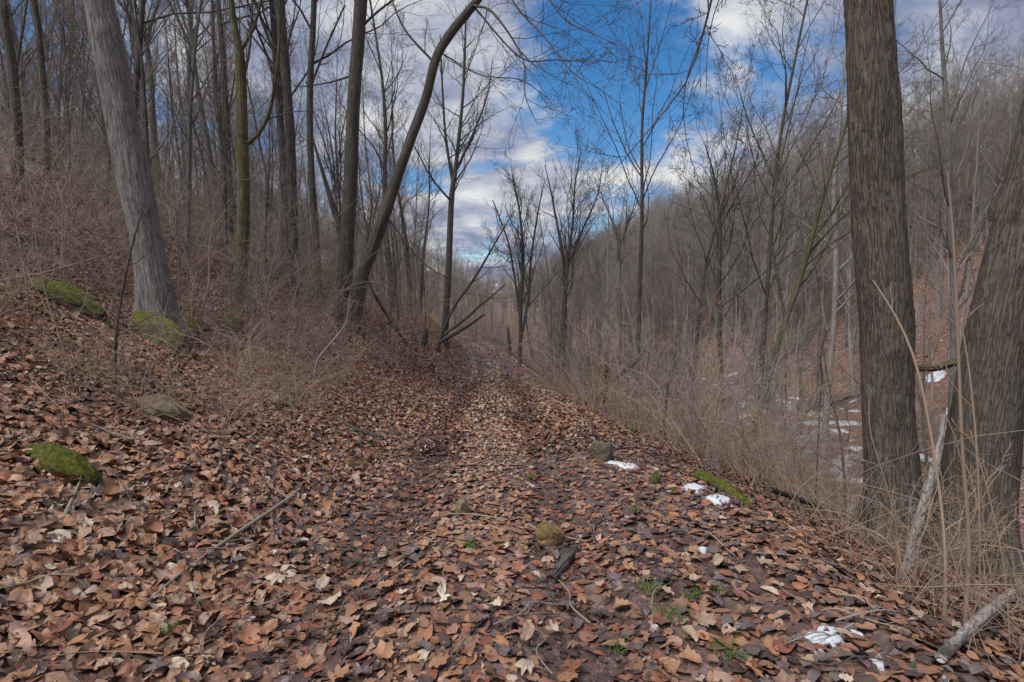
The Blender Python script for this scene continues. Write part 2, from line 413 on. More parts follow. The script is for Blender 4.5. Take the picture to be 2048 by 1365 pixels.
# ------------------------------------------------------------------ ground and track
def axis(lo, hi, fine, step, g):
    v = [0.0]
    while v[-1] < hi: v.append(v[-1] + max(step, (abs(v[-1]) - fine) * g + step))
    w = [0.0]
    while w[-1] > lo: w.append(w[-1] - max(step, (abs(w[-1]) - fine) * g + step))
    return np.array(w[:0:-1] + v)
gx = axis(-420, 420, 5, 0.15, 0.055); gy = axis(-60, 900, 10, 0.18, 0.05)
X, Y = np.meshgrid(gx, gy); Z = terrain(X, Y)
U = X - path_x(Y)
Z = Z - 0.10 * sstep(U, -1.3, -1.0) * (1 - sstep(U, edge_r(Y) - 0.3, edge_r(Y))) * sstep(Y, -5.5, -4) * (1 - sstep(Y, 50, 54))
nx, ny = len(gx), len(gy)
ii = (np.arange(ny - 1)[:, None] * nx + np.arange(nx - 1)[None, :]).ravel()
Q = np.stack([ii, ii + 1, ii + nx + 1, ii + nx], 1)
ground = tag(link('ground', make_mesh('ground', np.stack([X, Y, Z], -1).reshape(-1, 3), [Q], M_ground)), kind='structure')
ys = np.concatenate([np.arange(-6, 16, 0.12), np.arange(16, 56, 0.3)]); us = np.linspace(0, 1, 30)
er = edge_r(ys); UU = -1.32 + (er[:, None] + 1.30) * us[None, :]
XX_ = UU + path_x(ys)[:, None]; YY_ = np.repeat(ys[:, None], 30, 1)
ZZ_ = terrain(XX_, YY_) + 0.004 - 0.05 * (np.minimum(us, 1 - us)[None, :] < 0.02)
ii = (np.arange(len(ys) - 1)[:, None] * 30 + np.arange(29)[None, :]).ravel()
tag(link('path', make_mesh('path', np.stack([XX_, YY_, ZZ_], -1).reshape(-1, 3), [np.stack([ii, ii + 1, ii + 31, ii + 30], 1)], M_path)), kind='structure')

# ------------------------------------------------------------------ trees standing where the photograph shows them
def px_line(pl, d, dd=0.0):
    """photograph polyline (px, py, width px) set at depth d (+dd per point) -> points and radii"""
    pts, rad = [], []
    for i, (x, y, w) in enumerate(pl):
        dep = d + dd * i / max(1, len(pl) - 1)
        pts.append(unproj(x, y, dep)); rad.append(w * 0.5 / F * dep / math.hypot(1, (x - 1024) / F))   # stems off the axis look wider
    return np.array(pts), np.array(rad)
def to_ground(pts, rad, flare=1.35):
    p0 = pts[0].copy(); g = float(terrain(p0[0], p0[1]))
    if p0[2] > g - 0.1:
        pts = np.concatenate([[[p0[0], p0[1], g - 0.25]], pts]) if p0[2] > g + 0.3 else np.concatenate([[[p0[0], p0[1], g - 0.25]], pts[1:]])
        rad = np.concatenate([[rad[0] * flare], rad]) if len(pts) > len(rad) else np.concatenate([[rad[0] * flare], rad[1:]])
    return pts, rad
def trunk_mesh(pts, rad, mat, rows, sides, ridge=0.0, freq=1.0, knots=0, seed=0):
    C = catmull(np.concatenate([pts, rad[:, None]], 1), rows); P, R = C[:, :3], np.maximum(C[:, 3], 0.004)
    V, Q, B = sweep(P[None], R[None], sides)
    if ridge:
        d = V.reshape(rows, sides, 3) - P[:, None, :]; nrm_ = unit(d).reshape(-1, 3)
        Bf = B * freq
        wob = vnoise(Bf[:, 0] * 9 + seed, Bf[:, 1] * 9, Bf[:, 2] * 6) * 0.9
        n_ = np.abs(vnoise(Bf[:, 0] * 30 + wob, Bf[:, 1] * 30 + wob, Bf[:, 2] * 5.0 + wob * 1.5 + seed) * 2 - 1)
        n2_ = np.abs(vnoise(Bf[:, 0] * 62 + 3, Bf[:, 1] * 62 + wob, Bf[:, 2] * 14 + 9) * 2 - 1)
        lump = vnoise(B[:, 0] * 5, B[:, 1] * 5, B[:, 2] * 1.3 + seed) - 0.5
        base = np.exp(-np.clip(B[:, 2] - 0.25, 0, None) / 0.22)
        th = np.arctan2(B[:, 1], B[:, 0])
        V = V + nrm_ * (ridge * (np.sqrt(n_) * 1.3 + 0.5 * n2_ - 0.9) + 0.03 * lump + base * 0.13 * (0.4 + np.sin(th * 5 + seed) + 0.5 * np.sin(th * 3 + seed * 2)) * R[0] / 0.3)[:, None]
    return make_mesh('trunk', V, [Q], mat, bark=B), P, R
def crown_from(P, R, rng, tw, levels, sizes):
    """adds branch generations to the Tubes; sizes: (k, tlo, thi, angle, len, M, up, wig, rmin, sides)"""
    out = []
    for (k, tlo, thi, ang, ln, M, up, wig, rmin, sd) in sizes:
        P, R = grow(P, R, k, tlo, thi, ang, ln, M, rng, up=up, wig=wig, rmin=rmin)
        tw.add(P, R, sd); out.append((P, R))
    return out
FLARE = 1.2
def hero(name, label, cat, trunk, d, mat, twig, seed, limbs=(), top=14.0, auto=10, dd=0.0, rows=40, sides=14, ridge=0.0, freq=1.0, group=None, tlo=0.35,
         limb_up=0.10, fine=(6, 5), extra_sub=None, lenf=0.42, base_at=None, limb_ang=0.8, rmin=0.0035, wf=1.0, lf=0.65):
    rng = np.random.default_rng(seed)
    pts, rad = px_line(trunk, d, dd); rad = rad * wf
    pts, rad = to_ground(pts, rad, FLARE)
    root_z = float(terrain(pts[0][0], pts[0][1]))
    if pts[-1][2] < root_z + top:                      # the stem goes on above the frame
        dirv = unit(pts[-1] - pts[-2]); rem = root_z + top - pts[-1][2]; n = 4
        dirv = unit(dirv * np.array([0.8, 0.8, 1.0]))
        for i in range(n):
            dirv = unit(dirv + np.array([0, 0, 0.06]) + 0.05 * rng.normal(size=3))
            pts = np.concatenate([pts, [pts[-1] + dirv * rem / n]]); rad = np.concatenate([rad, [rad[-1] * (0.80 if i < n - 1 else 0.25)]])
    origin = np.array([pts[0][0], pts[0][1], root_z])
    e_ = link(name, None, loc=origin); tag(e_, label, cat, group)
    me, P, R = trunk_mesh(pts - origin, rad, mat, rows, sides, ridge, freq, seed=seed)
    link('trunk', me, e_)
    tw = Tubes()
    for lb in limbs:                                   # limbs traced from the photograph: dict(p=polyline, d=depth, dd=depth change, sub=n)
        p, r = px_line(lb['p'], lb.get('d', d), lb.get('dd', 0.0)); p = p - origin; r = r * lf
        if lb.get('join'):
            i = int(np.argmin(np.abs(P[:, 2] - lb['join']))); p = np.concatenate([[P[i]], p]); r = np.concatenate([[r[0] * 1.15], r])
        else:
            i = int(np.argmin(np.linalg.norm(P - p[0], axis=1))); p[0] = P[i]
        C = catmull(np.concatenate([p, r[:, None]], 1), 16); Pl, Rl = C[None, :, :3], np.maximum(C[None, :, 3], 0.003)
        t_ = Tubes(); t_.add(Pl, Rl, 8); link('limb', t_.mesh('limb', lb.get('mat', mat)), e_)
        if lb.get('sub', 6):
            s_ = lb.get('sub', 6)
            a1 = grow(Pl, Rl, s_, 0.15, 0.97, 0.75, lb.get('len', 0.4), 7, rng, up=lb.get('up', 0.06), wig=0.14, rmin=0.0035)
            tw.add(*a1, 4)
            a2 = grow(*a1, fine[0], 0.15, 0.98, 0.7, 0.42, 5, rng, up=lb.get('up', 0.06), wig=0.15, rmin=0.003); tw.add(*a2, 3)
            a3 = grow(*a2, fine[1], 0.1, 0.98, 0.65, 0.45, 2, rng, up=lb.get('up', 0.06), wig=0.15, rmin=0.0022); tw.add(*a3, 3)
    if auto:
        A = grow(P[None], R[None], auto, tlo, 0.98, limb_ang, lenf, 10, rng, up=limb_up, wig=0.15, rf=0.42, rmin=rmin)
        big = np.argsort(-A[1][:, 0])
        nb = min(6, auto)
        for j in big[:nb]:
            t_ = Tubes(); t_.add(A[0][j:j + 1], A[1][j:j + 1], 7); link('limb', t_.mesh('limb', mat), e_)
        if auto > nb: tw.add(A[0][big[nb:]], A[1][big[nb:]], 6)
        a1 = grow(*A, 7, 0.15, 0.98, 0.75, 0.42, 7, rng, up=0.07, wig=0.13, rmin=0.0035); tw.add(*a1, 4)
        a2 = grow(*a1, fine[0], 0.12, 0.98, 0.7, 0.42, 5, rng, up=0.06, wig=0.14, rmin=0.003); tw.add(*a2, 3)
        a3 = grow(*a2, fine[1], 0.1, 0.98, 0.65, 0.48, 2, rng, up=0.05, wig=0.14, rmin=0.0022); tw.add(*a3, 3)
    if tw.n: link('crown', tw.mesh('crown', twig), e_)
    return e_, P + origin, R

TREE = 'tree'
# --- right of the track
hero('large_tree', 'straight thick trunk with ridged bark rising just right of the track edge', TREE,
     [(1792, 1120, 128), (1782, 900, 114), (1768, 600, 110), (1750, 300, 104), (1735, 0, 97)], 4.6, M_ash, M_twig_d, 11, fine=(5, 4),
     top=13, auto=7, rows=420, sides=110, ridge=0.008, freq=1.0, tlo=0.55,
     limbs=[dict(p=[(1560, -260, 11), (1450, -80, 9), (1405, 70, 6.5), (1372, 165, 5), (1290, 270, 3.6), (1225, 345, 2)], join=6.6, mat=M_dark, d=4.9, dd=0.5, sub=7, len=0.22, up=-0.02),
            dict(p=[(1440, -110, 7), (1415, 40, 4.6), (1372, 160, 3.5), (1368, 250, 3), (1385, 330, 1.6)], mat=M_dark, d=5.1, sub=5, len=0.22, up=-0.04, join=6.4),
            dict(p=[(1600, -200, 7), (1470, -60, 4.5), (1420, 60, 3), (1412, 190, 1.6)], mat=M_dark, d=5.3, sub=5, len=0.25, up=-0.05, join=6.2)])
hero('large_tree', 'thick ridged trunk leaning out of the picture beside the straight ridged one', TREE,
     [(1938, 1120, 190), (1962, 900, 160), (2008, 620, 140), (2075, 330, 128), (2150, 0, 116)], 4.9, M_ash, M_twig_d, 12, fine=(5, 4),
     top=12, auto=6, rows=400, sides=110, ridge=0.008, freq=1.0, tlo=0.6)
# --- left bank
hero('large_tree', 'big grey shaggy trunk leaning on the mossy ledge of the left bank', TREE,
     [(322, 640, 108), (300, 520, 92), (262, 330, 90), (222, 120, 86), (198, 0, 82), (175, -120, 78)], 7.2, M_grey, M_twig, 13, fine=(5, 4), wf=0.76,
     top=15, auto=9, rows=380, sides=90, ridge=0.010, freq=0.8, tlo=0.45)
hero('forked_tree', 'upright grey-brown stem of the pair that shares one foot on the left bank', TREE,
     [(682, 655, 62), (690, 540, 42), (700, 380, 38), (708, 200, 36), (722, 0, 34)], 12.5, M_brown, M_twig_d, 14, fine=(5, 4), wf=0.74, top=17, auto=12, rows=90, sides=24, ridge=0.006, tlo=0.45,
     limbs=[dict(p=[(726, 60, 9), (760, 20, 7), (830, -30, 5)], sub=5), dict(p=[(694, 150, 7), (660, 165, 5), (600, 175, 3)], sub=5)])
hero('leaning_tree', 'slender trunk leaning right over the track from the foot of the upright stem', TREE,
     [(694, 655, 50), (722, 560, 38), (765, 440, 34), (800, 340, 30), (850, 200, 26), (880, 100, 24), (955, 0, 20), (1010, -70, 16)], 12.2, M_brown, M_twig_d, 15, wf=0.72, top=10.5, auto=0, rows=90, sides=22, ridge=0.004,
     limbs=[dict(p=[(945, 5, 8), (985, 25, 7), (1045, 115, 5), (1050, 190, 3.6), (1075, 250, 2)], mat=M_dark, dd=-2.5, sub=8, len=0.45, up=-0.02),
            dict(p=[(1000, -55, 8), (1030, 10, 6), (1085, 70, 4.6), (1140, 140, 3.4), (1200, 180, 2)], mat=M_dark, dd=-3, sub=11, len=0.42, up=-0.01),
            dict(p=[(1005, -60, 7), (1080, -20, 5.5), (1130, 40, 4), (1190, 70, 3), (1245, 95, 1.6)], mat=M_dark, dd=-2.5, sub=11, len=0.42, up=-0.01),
            dict(p=[(950, 10, 6), (1040, 115, 4.4), (1110, 120, 3.4), (1200, 125, 1.6)], mat=M_dark, dd=-2, sub=8, len=0.4, up=-0.01),
            dict(p=[(880, 100, 5), (960, 150, 3.6), (1040, 160, 3), (1100, 200, 1.6)], mat=M_dark, dd=-1, sub=8, len=0.35, up=0),
            dict(p=[(870, 130, 8), (810, 60, 6), (780, -10, 4)], sub=6), dict(p=[(772, 430, 6), (840, 520, 4), (900, 560, 2)], sub=5, len=0.4)])
hero('forked_tree', 'dark trunk splitting into two arms on the left bank, mossy at its foot', TREE,
     [(470, 660, 30), (482, 560, 27), (487, 400, 26), (484, 280, 25), (480, 120, 21), (470, 60, 14), (462, 0, 12)], 9.8, M_mossy, M_twig_d, 16, fine=(5, 4), top=13, auto=9, rows=80, sides=18, tlo=0.55,
     limbs=[dict(p=[(488, 300, 18), (515, 270, 15), (540, 220, 13), (556, 120, 11), (560, 0, 9)], sub=8), dict(p=[(480, 110, 14), (505, 60, 11), (522, 0, 9), (530, -80, 8)], sub=6),
            dict(p=[(484, 180, 9), (500, 90, 8), (505, 0, 6)], sub=5)])
hero('dark_tree', 'dark crooked trunk between the forked tree and the upright stem', TREE,
     [(582, 600, 30), (586, 450, 26), (580, 270, 25), (570, 130, 24), (560, 0, 23)], 13, M_dark, M_twig_d, 17, fine=(5, 4), wf=0.8, top=16, auto=11, rows=80, sides=18, ridge=0.004, tlo=0.4)
hero('slim_tree', 'slim pale brown trunk just left of the upright stem of the pair', TREE,
     [(636, 610, 24), (632, 480, 19), (622, 330, 17), (620, 180, 16), (628, 0, 14)], 14.5, M_brown, M_twig, 18, fine=(5, 4), wf=0.8, top=16, auto=11, rows=60, sides=14, tlo=0.35,
     limbs=[dict(p=[(622, 180, 8), (650, 100, 7), (690, 10, 5)], sub=6)])
hero('slim_tree', 'thin trunk with a broken stub beside the forked tree on the left bank', TREE,
     [(458, 600, 16), (460, 420, 14), (452, 230, 13), (445, 100, 12), (436, 0, 10)], 12, M_brown, M_twig, 19, fine=(5, 4), top=13, auto=9, rows=50, sides=12, tlo=0.4)
hero('slim_tree', 'thin dark trunk rising behind the big grey shaggy trunk', TREE,
     [(262, 480, 17), (268, 250, 15), (276, 120, 13), (286, 0, 11)], 11.5, M_dark, M_twig_d, 20, fine=(5, 4), top=14, auto=10, rows=50, sides=12, tlo=0.3)
hero('slim_tree', 'brown trunk at the far left edge above the leafy bank', TREE,
     [(38, 420, 26), (34, 250, 23), (20, 100, 21), (5, 0, 19)], 10.5, M_brown, M_twig, 21, fine=(5, 4), top=14, auto=10, rows=50, sides=14, tlo=0.3)
hero('slim_tree', 'thin trunk second from the far left edge of the bank', TREE,
     [(96, 430, 18), (92, 250, 16), (80, 100, 15), (66, 0, 14)], 12.5, M_brown, M_twig, 22, fine=(5, 4), top=14, auto=10, rows=50, sides=12, tlo=0.3)
hero('bent_tree', 'dark stem with a broken elbow propped against the upright stem', TREE,
     [(692, 560, 12), (684, 470, 13), (668, 420, 12), (650, 360, 8), (632, 300, 5)], 12.9, M_dark, M_twig_d, 23, top=4.2, auto=5, rows=30, sides=10, tlo=0.4, lenf=0.3)
# --- along the track further on
hero('lacy_tree', 'tall tree with lacy crown left of the track, stem forking into upright arms', TREE,
     [(890, 665, 17), (897, 540, 15), (903, 400, 13), (912, 330, 10), (925, 200, 7), (930, 90, 5), (932, 10, 2)], 26, M_dark, M_twig_d, 24, wf=0.85, top=11.5, auto=24, rows=50, sides=12, tlo=0.42, fine=(6, 6), lenf=0.26,
     limbs=[dict(p=[(903, 370, 10), (892, 280, 8), (885, 180, 6), (880, 70, 3)], sub=10), dict(p=[(906, 350, 8), (945, 270, 6), (975, 190, 4), (985, 120, 2)], sub=10)])
hero('vase_tree', 'tree with several upright stems close right of where the track bends', TREE,
     [(1040, 700, 13), (1042, 600, 12), (1046, 520, 11), (1040, 430, 7), (1025, 350, 4)], 29, M_dark, M_twig_d, 25, wf=0.62, top=8.5, auto=22, rows=36, sides=10, tlo=0.3, limb_ang=0.45, limb_up=0.12, fine=(6, 5),
     limbs=[dict(p=[(1042, 690, 9), (1056, 600, 8), (1062, 520, 7), (1075, 430, 5), (1090, 360, 2)], sub=12, up=0.12), dict(p=[(1040, 640, 8), (1030, 560, 7), (1015, 480, 5), (985, 400, 3)], sub=10, up=0.12)])
hero('vase_tree', 'broad fan-crowned tree standing centre right against the cloudy sky', TREE,
     [(1128, 720, 15), (1130, 600, 14), (1134, 530, 13), (1145, 450, 8), (1150, 370, 5), (1160, 310, 2)], 31, M_dark, M_twig_d, 26, wf=0.62, top=10.5, auto=26, rows=36, sides=10, tlo=0.33, limb_ang=0.45, limb_up=0.12, fine=(6, 5),
     limbs=[dict(p=[(1132, 560, 10), (1120, 480, 8), (1105, 400, 5), (1090, 330, 2)], sub=12, up=0.12), dict(p=[(1132, 540, 10), (1165, 460, 7), (1195, 390, 4), (1205, 330, 2)], sub=12, up=0.12)])
hero('slender_tree', 'tall slender dark tree with upswept branches against the blue gap', TREE,
     [(1272, 800, 16), (1276, 700, 13), (1280, 560, 12), (1284, 420, 10), (1284, 260, 8), (1292, 150, 6), (1298, 60, 4), (1305, -40, 2)], 13.5, M_dark, M_twig_d, 27, wf=0.72, top=9, auto=13, rows=60, sides=10, tlo=0.45, limb_ang=0.55, limb_up=0.14, lenf=0.30, fine=(4, 3),
     limbs=[dict(p=[(1283, 360, 5), (1255, 310, 4), (1225, 240, 3), (1205, 170, 1.5)], sub=6, up=0.1), dict(p=[(1284, 400, 5), (1310, 340, 4), (1360, 250, 3), (1390, 160, 1.5)], sub=6, up=0.1),
            dict(p=[(1290, 180, 4), (1320, 90, 3), (1345, 0, 2)], sub=5, up=0.1)])
hero('slender_tree', 'small forked tree just left of the tall slender dark tree', TREE,
     [(1236, 760, 12), (1240, 640, 10), (1238, 500, 9), (1238, 480, 8), (1215, 420, 4), (1195, 370, 2)], 16, M_grey, M_twig_d, 28, wf=0.7, top=6.5, auto=10, rows=40, sides=10, tlo=0.55, limb_ang=0.5, limb_up=0.12, fine=(5, 4),
     limbs=[dict(p=[(1238, 490, 6), (1262, 430, 4), (1275, 380, 2)], sub=8, up=0.1)])
hero('leaning_tree', 'mossy brown tree leaning right in front of the snowy valley floor', TREE,
     [(1500, 880, 30), (1530, 780, 25), (1565, 660, 22), (1600, 560, 19), (1625, 470, 17), (1650, 380, 13), (1690, 260, 9), (1730, 130, 6)], 10.5, M_mossy, M_twig, 29, wf=0.6, top=9, auto=12, rows=60, sides=14, tlo=0.4, limb_ang=0.6, lenf=0.36,
     limbs=[dict(p=[(1572, 640, 11), (1556, 560, 9), (1540, 450, 8), (1560, 330, 6), (1590, 200, 4), (1620, 60, 2)], sub=10), dict(p=[(1610, 520, 10), (1680, 440, 8), (1780, 370, 6), (1900, 320, 3)], sub=10, dd=1)])
vt, _p, _r = hero('valley_tree', 'dark upright tree with spreading top behind the mossy leaning tree', TREE,
     [(1448, 850, 19), (1440, 700, 16), (1438, 580, 15), (1440, 470, 13), (1436, 400, 10), (1425, 340, 6), (1410, 290, 3)], 15, M_dark, M_twig_d, 30, wf=0.62, top=7.5, auto=14, rows=50, sides=12, tlo=0.45, limb_ang=0.75, lenf=0.4, fine=(6, 5),
     limbs=[dict(p=[(1438, 450, 8), (1475, 390, 6), (1510, 330, 4), (1520, 290, 2)], sub=10)])
hero('valley_tree', 'tall tree in the valley with long straight arms slanting up to the right', TREE,
     [(1520, 800, 16), (1530, 640, 14), (1540, 500, 13), (1548, 380, 12), (1565, 250, 10), (1590, 120, 8), (1615, 0, 6)], 14, M_brown, M_twig_d, 31, wf=0.68, top=11, auto=14, rows=50, sides=12, tlo=0.35, limb_ang=0.5, limb_up=0.12, lenf=0.36,
     limbs=[dict(p=[(1545, 430, 7), (1600, 330, 6), (1670, 210, 4), (1720, 90, 2)], sub=8, up=0.1), dict(p=[(1550, 360, 6), (1500, 250, 4), (1470, 150, 2)], sub=8, up=0.1)])
hero('valley_tree', 'grey speckled trunk on the valley floor just left of the straight ridged trunk', TREE,
     [(1645, 960, 26), (1655, 800, 21), (1668, 640, 19), (1672, 500, 17), (1668, 380, 15), (1680, 240, 11), (1690, 120, 7)], 13, M_pale, M_twig, 32, wf=0.65, top=12, auto=13, rows=50, sides=12, tlo=0.35, lenf=0.38)
hero('valley_tree', 'dark slim tree on the slope between the slender tree and the mossy leaning one', TREE,
     [(1380, 870, 14), (1392, 700, 12), (1410, 540, 10), (1440, 420, 8), (1470, 300, 5), (1490, 190, 2)], 13, M_dark, M_twig_d, 33, wf=0.65, top=9, auto=11, rows=50, sides=10, tlo=0.4, limb_ang=0.6, lenf=0.32)
hero('hillside_tree', 'grey tree in the gap between the two thick ridged trunks', TREE,
     [(1905, 800, 26), (1908, 600, 22), (1900, 420, 20), (1895, 250, 17), (1885, 100, 12), (1880, 0, 8)], 17, M_grey, M_twig, 34, wf=0.72, top=14, auto=16, rows=50, sides=12, tlo=0.3, lenf=0.4)
hero('young_tree', 'thin young tree leaning over the track from the left bank', TREE,
     [(878, 690, 8), (905, 620, 7), (950, 555, 6), (1000, 470, 4), (1030, 420, 2)], 22, M_dark, M_twig_d, 35, wf=0.8, top=4.5, auto=8, rows=30, sides=8, tlo=0.4, lenf=0.35)

# ------------------------------------------------------------------ bare woodland trees: templates and copies
def template_tree(seed, h, r, mat, twig, nl=16, tlo=0.3, ang=0.75, up=0.11, fork=False, fine=(7, 5), lenf=0.33):
    rng = np.random.default_rng(seed)
    n = 9; P = np.zeros((n, 3)); d = np.array([0, 0, 1.0])
    for i in range(1, n):
        d = unit(d + 0.05 * rng.normal(size=3) * np.array([1, 1, 0.2]) + np.array([0, 0, 0.04])); P[i] = P[i - 1] + d * h / (n - 1)
    P[:, 2] -= 0.3
    R = r * (1 - 0.93 * np.linspace(0, 1, n) ** 0.9); R[0] *= 1.3
    C = catmull(np.concatenate([P, R[:, None]], 1), 20); Pc, Rc = C[None, :, :3], np.maximum(C[None, :, 3], 0.004)
    tk = Tubes(); tk.add(Pc, Rc, 10)
    A = grow(Pc, Rc, nl, tlo, 0.97, ang, lenf, 8, rng, up=up, wig=0.14, rf=0.45, rmin=0.005)
    if fork:
        Bf = grow(Pc, Rc, 2, tlo * 0.9, tlo * 1.3, 0.35, 0.62, 10, rng, up=0.1, wig=0.06, rf=0.75, rmin=0.006, taper=0.1)
        tk.add(*Bf, 8)
        A2 = grow(*Bf, 8, 0.25, 0.97, ang, 0.36, 8, rng, up=up, wig=0.1, rf=0.5, rmin=0.004)
        A = (np.concatenate([A[0], A2[0]]), np.concatenate([A[1], A2[1]]))
    tk.add(*A, 5)
    tw = Tubes()
    a1 = grow(*A, 6, 0.15, 0.98, 0.72, 0.42, 6, rng, up=0.07, wig=0.13, rmin=0.004); tw.add(*a1, 3)
    a2 = grow(*a1, fine[0], 0.12, 0.98, 0.7, 0.44, 4, rng, up=0.06, wig=0.14, rmin=0.003); tw.add(*a2, 3)
    a3 = grow(*a2, fine[1], 0.1, 0.98, 0.65, 0.5, 2, rng, up=0.05, wig=0.14, rmin=0.0025); tw.add(*a3, 3)
    return tk.mesh('trunk', mat), tw.mesh('crown', twig)
TEMPL = [template_tree(101, 17, 0.16, M_brown, M_twig_d, 16, 0.35),
         template_tree(102, 15, 0.13, M_grey, M_twig, 15, 0.30),
         template_tree(103, 18, 0.18, M_dark, M_twig_d, 14, 0.38, fork=True, fine=(5, 4)),
         template_tree(104, 12, 0.09, M_grey, M_twig_g, 15, 0.25, ang=0.6),
         template_tree(105, 9, 0.06, M_brown, M_twig, 14, 0.2, ang=0.65, fine=(5, 4)),
         template_tree(106, 14, 0.12, M_pale, M_twig_g, 15, 0.33),
         template_tree(107, 7, 0.045, M_brown, M_twig_g, 14, 0.15, ang=0.6, fine=(5, 4)),
         template_tree(108, 16, 0.15, M_grey, M_twig, 15, 0.4, ang=0.85, fork=True, fine=(5, 4))]
rs = np.random.default_rng(5)
MARKS = [(20, 'the left-edge trunk'), (285, 'the shaggy grey trunk'), (482, 'the dark forked trunk'), (582, 'the dark crooked trunk'), (690, 'the paired stems'), (898, 'the lacy tree'),
         (1042, 'the several-stemmed tree'), (1130, 'the fan-crowned tree'), (1278, 'the slender dark tree'), (1440, 'the spreading dark tree'), (1560, 'the mossy leaning tree'), (1660, 'the grey speckled trunk'),
         (1770, 'the straight ridged trunk'), (1905, 'the grey gap tree'), (2000, 'the leaning ridged trunk')]
def beside(x, y):
    px = 1024 + F * x / max(y, 0.5); m_ = min(MARKS, key=lambda q: abs(q[0] - px)); dx = px - m_[0]
    return ('behind ' if abs(dx) < 18 else 'left of ' if dx < 0 else 'right of ') + m_[1]
LOOK = ['tall brown bare tree', 'tall grey bare tree', 'stout forked dark tree', 'slim grey upswept tree', 'small brown bare tree', 'pale-barked bare tree', 'thin twiggy young tree', 'grey forked bare tree']
SERIES = {}
def series(o, base):
    SERIES.setdefault(base, []).append(o)
ORD = ['nearest', 'second nearest', 'third nearest', 'fourth nearest', 'fifth nearest', 'sixth nearest', 'seventh nearest', 'eighth nearest', 'ninth nearest', 'tenth nearest', 'eleventh nearest', 'twelfth nearest', 'thirteenth nearest', 'fourteenth nearest', 'fifteenth nearest']
def name_series():
    """things that would share a description are told apart by how near they stand"""
    for base, lst in SERIES.items():
        lst.sort(key=lambda o: o.location[1])
        for i_, o in enumerate(lst):
            o['label'] = base if len(lst) == 1 or i_ >= len(ORD) else base + ', ' + ORD[i_]
def plant_tree(k, x, y, s, label, group, name='woodland_tree', lean=0.06):
    z = float(terrain(x, y))
    e_ = link(name, None, loc=(x, y, z)); e_.scale = (s, s, s * rs.uniform(0.9, 1.1))
    e_.rotation_euler = (rs.normal() * lean, rs.normal() * lean, rs.uniform(0, 6.28))
    tag(e_, label, TREE, group); series(e_, LOOK[k] + ' ' + label + ' ' + beside(x, y))
    link('trunk', TEMPL[k][0], e_); link('crown', TEMPL[k][1], e_)
    return e_
def clear_of_view(x, y):
    """keep the open strip over the track and the gaps the photograph shows free of stems"""
    u = x - float(path_x(y)); px = 1024 + F * x / y
    if -2.2 < u < 2.6 and y < 48: return False
    if y < 15 and px > 760: return False
    if y < 22 and 900 < px < 1500: return False
    if y < 9: return False
    return True
def zone(n, xr, yr, ks, sr, label, group, umin=None, umax=None, tries=4000, pxr=None, mind=0.8):
    out = []; k = 0
    while len(out) < n and k < tries:
        k += 1
        y = rs.uniform(*yr); x = rs.uniform(*xr)
        u = x - float(path_x(y)); px = 1024 + F * x / max(y, .1)
        if umin is not None and u < umin: continue
        if umax is not None and u > umax: continue
        if pxr is not None and not (pxr[0] < px < pxr[1]): continue
        if px < -120 or px > 2170 or not clear_of_view(x, y): continue
        if any((x - a_) ** 2 + (y - b_) ** 2 < mind ** 2 for a_, b_ in out): continue
        out.append((x, y)); plant_tree(int(rs.choice(ks)), x, y, rs.uniform(*sr), label, group)
    return out
zone(72, (-45, -3), (11, 46), [0, 1, 2, 3, 4, 5, 6, 7], (0.7, 1.05), 'on the left bank', 'bare trees of the left bank wood', umax=-3.2)
zone(30, (-18, 12), (50, 100), [0, 1, 3, 5, 7], (0.6, 0.9), 'beyond the bend', 'bare trees beyond the bend')
zone(52, (3, 30), (15, 60), [1, 3, 4, 5, 6, 6, 4], (0.6, 0.95), 'on the valley floor', 'bare trees on the valley floor', umin=3.5, umax=21)
zone(52, (18, 60), (14, 60), [1, 1, 3, 5, 5, 3, 5], (0.6, 0.95), 'on the far hillside', 'bare trees on the far hillside', umin=21, umax=46, mind=1.2)

zone(60, (-26, -3), (10, 30), [3, 4, 6, 6, 4], (0.55, 0.95), 'on the left bank', 'thin trees of the left bank wood', umax=-3.4, mind=0.6)
zone(30, (2, 14), (14, 34), [6, 4, 6, 3], (0.5, 0.85), 'below the track edge', 'thin trees below the track edge', umin=2.2, umax=10, mind=0.7)
zone(14, (-16, 2), (26, 52), [0, 1, 3, 4, 5], (0.6, 0.9), 'along the track', 'bare trees left of the track bend', umax=-2.6, pxr=(740, 1000))
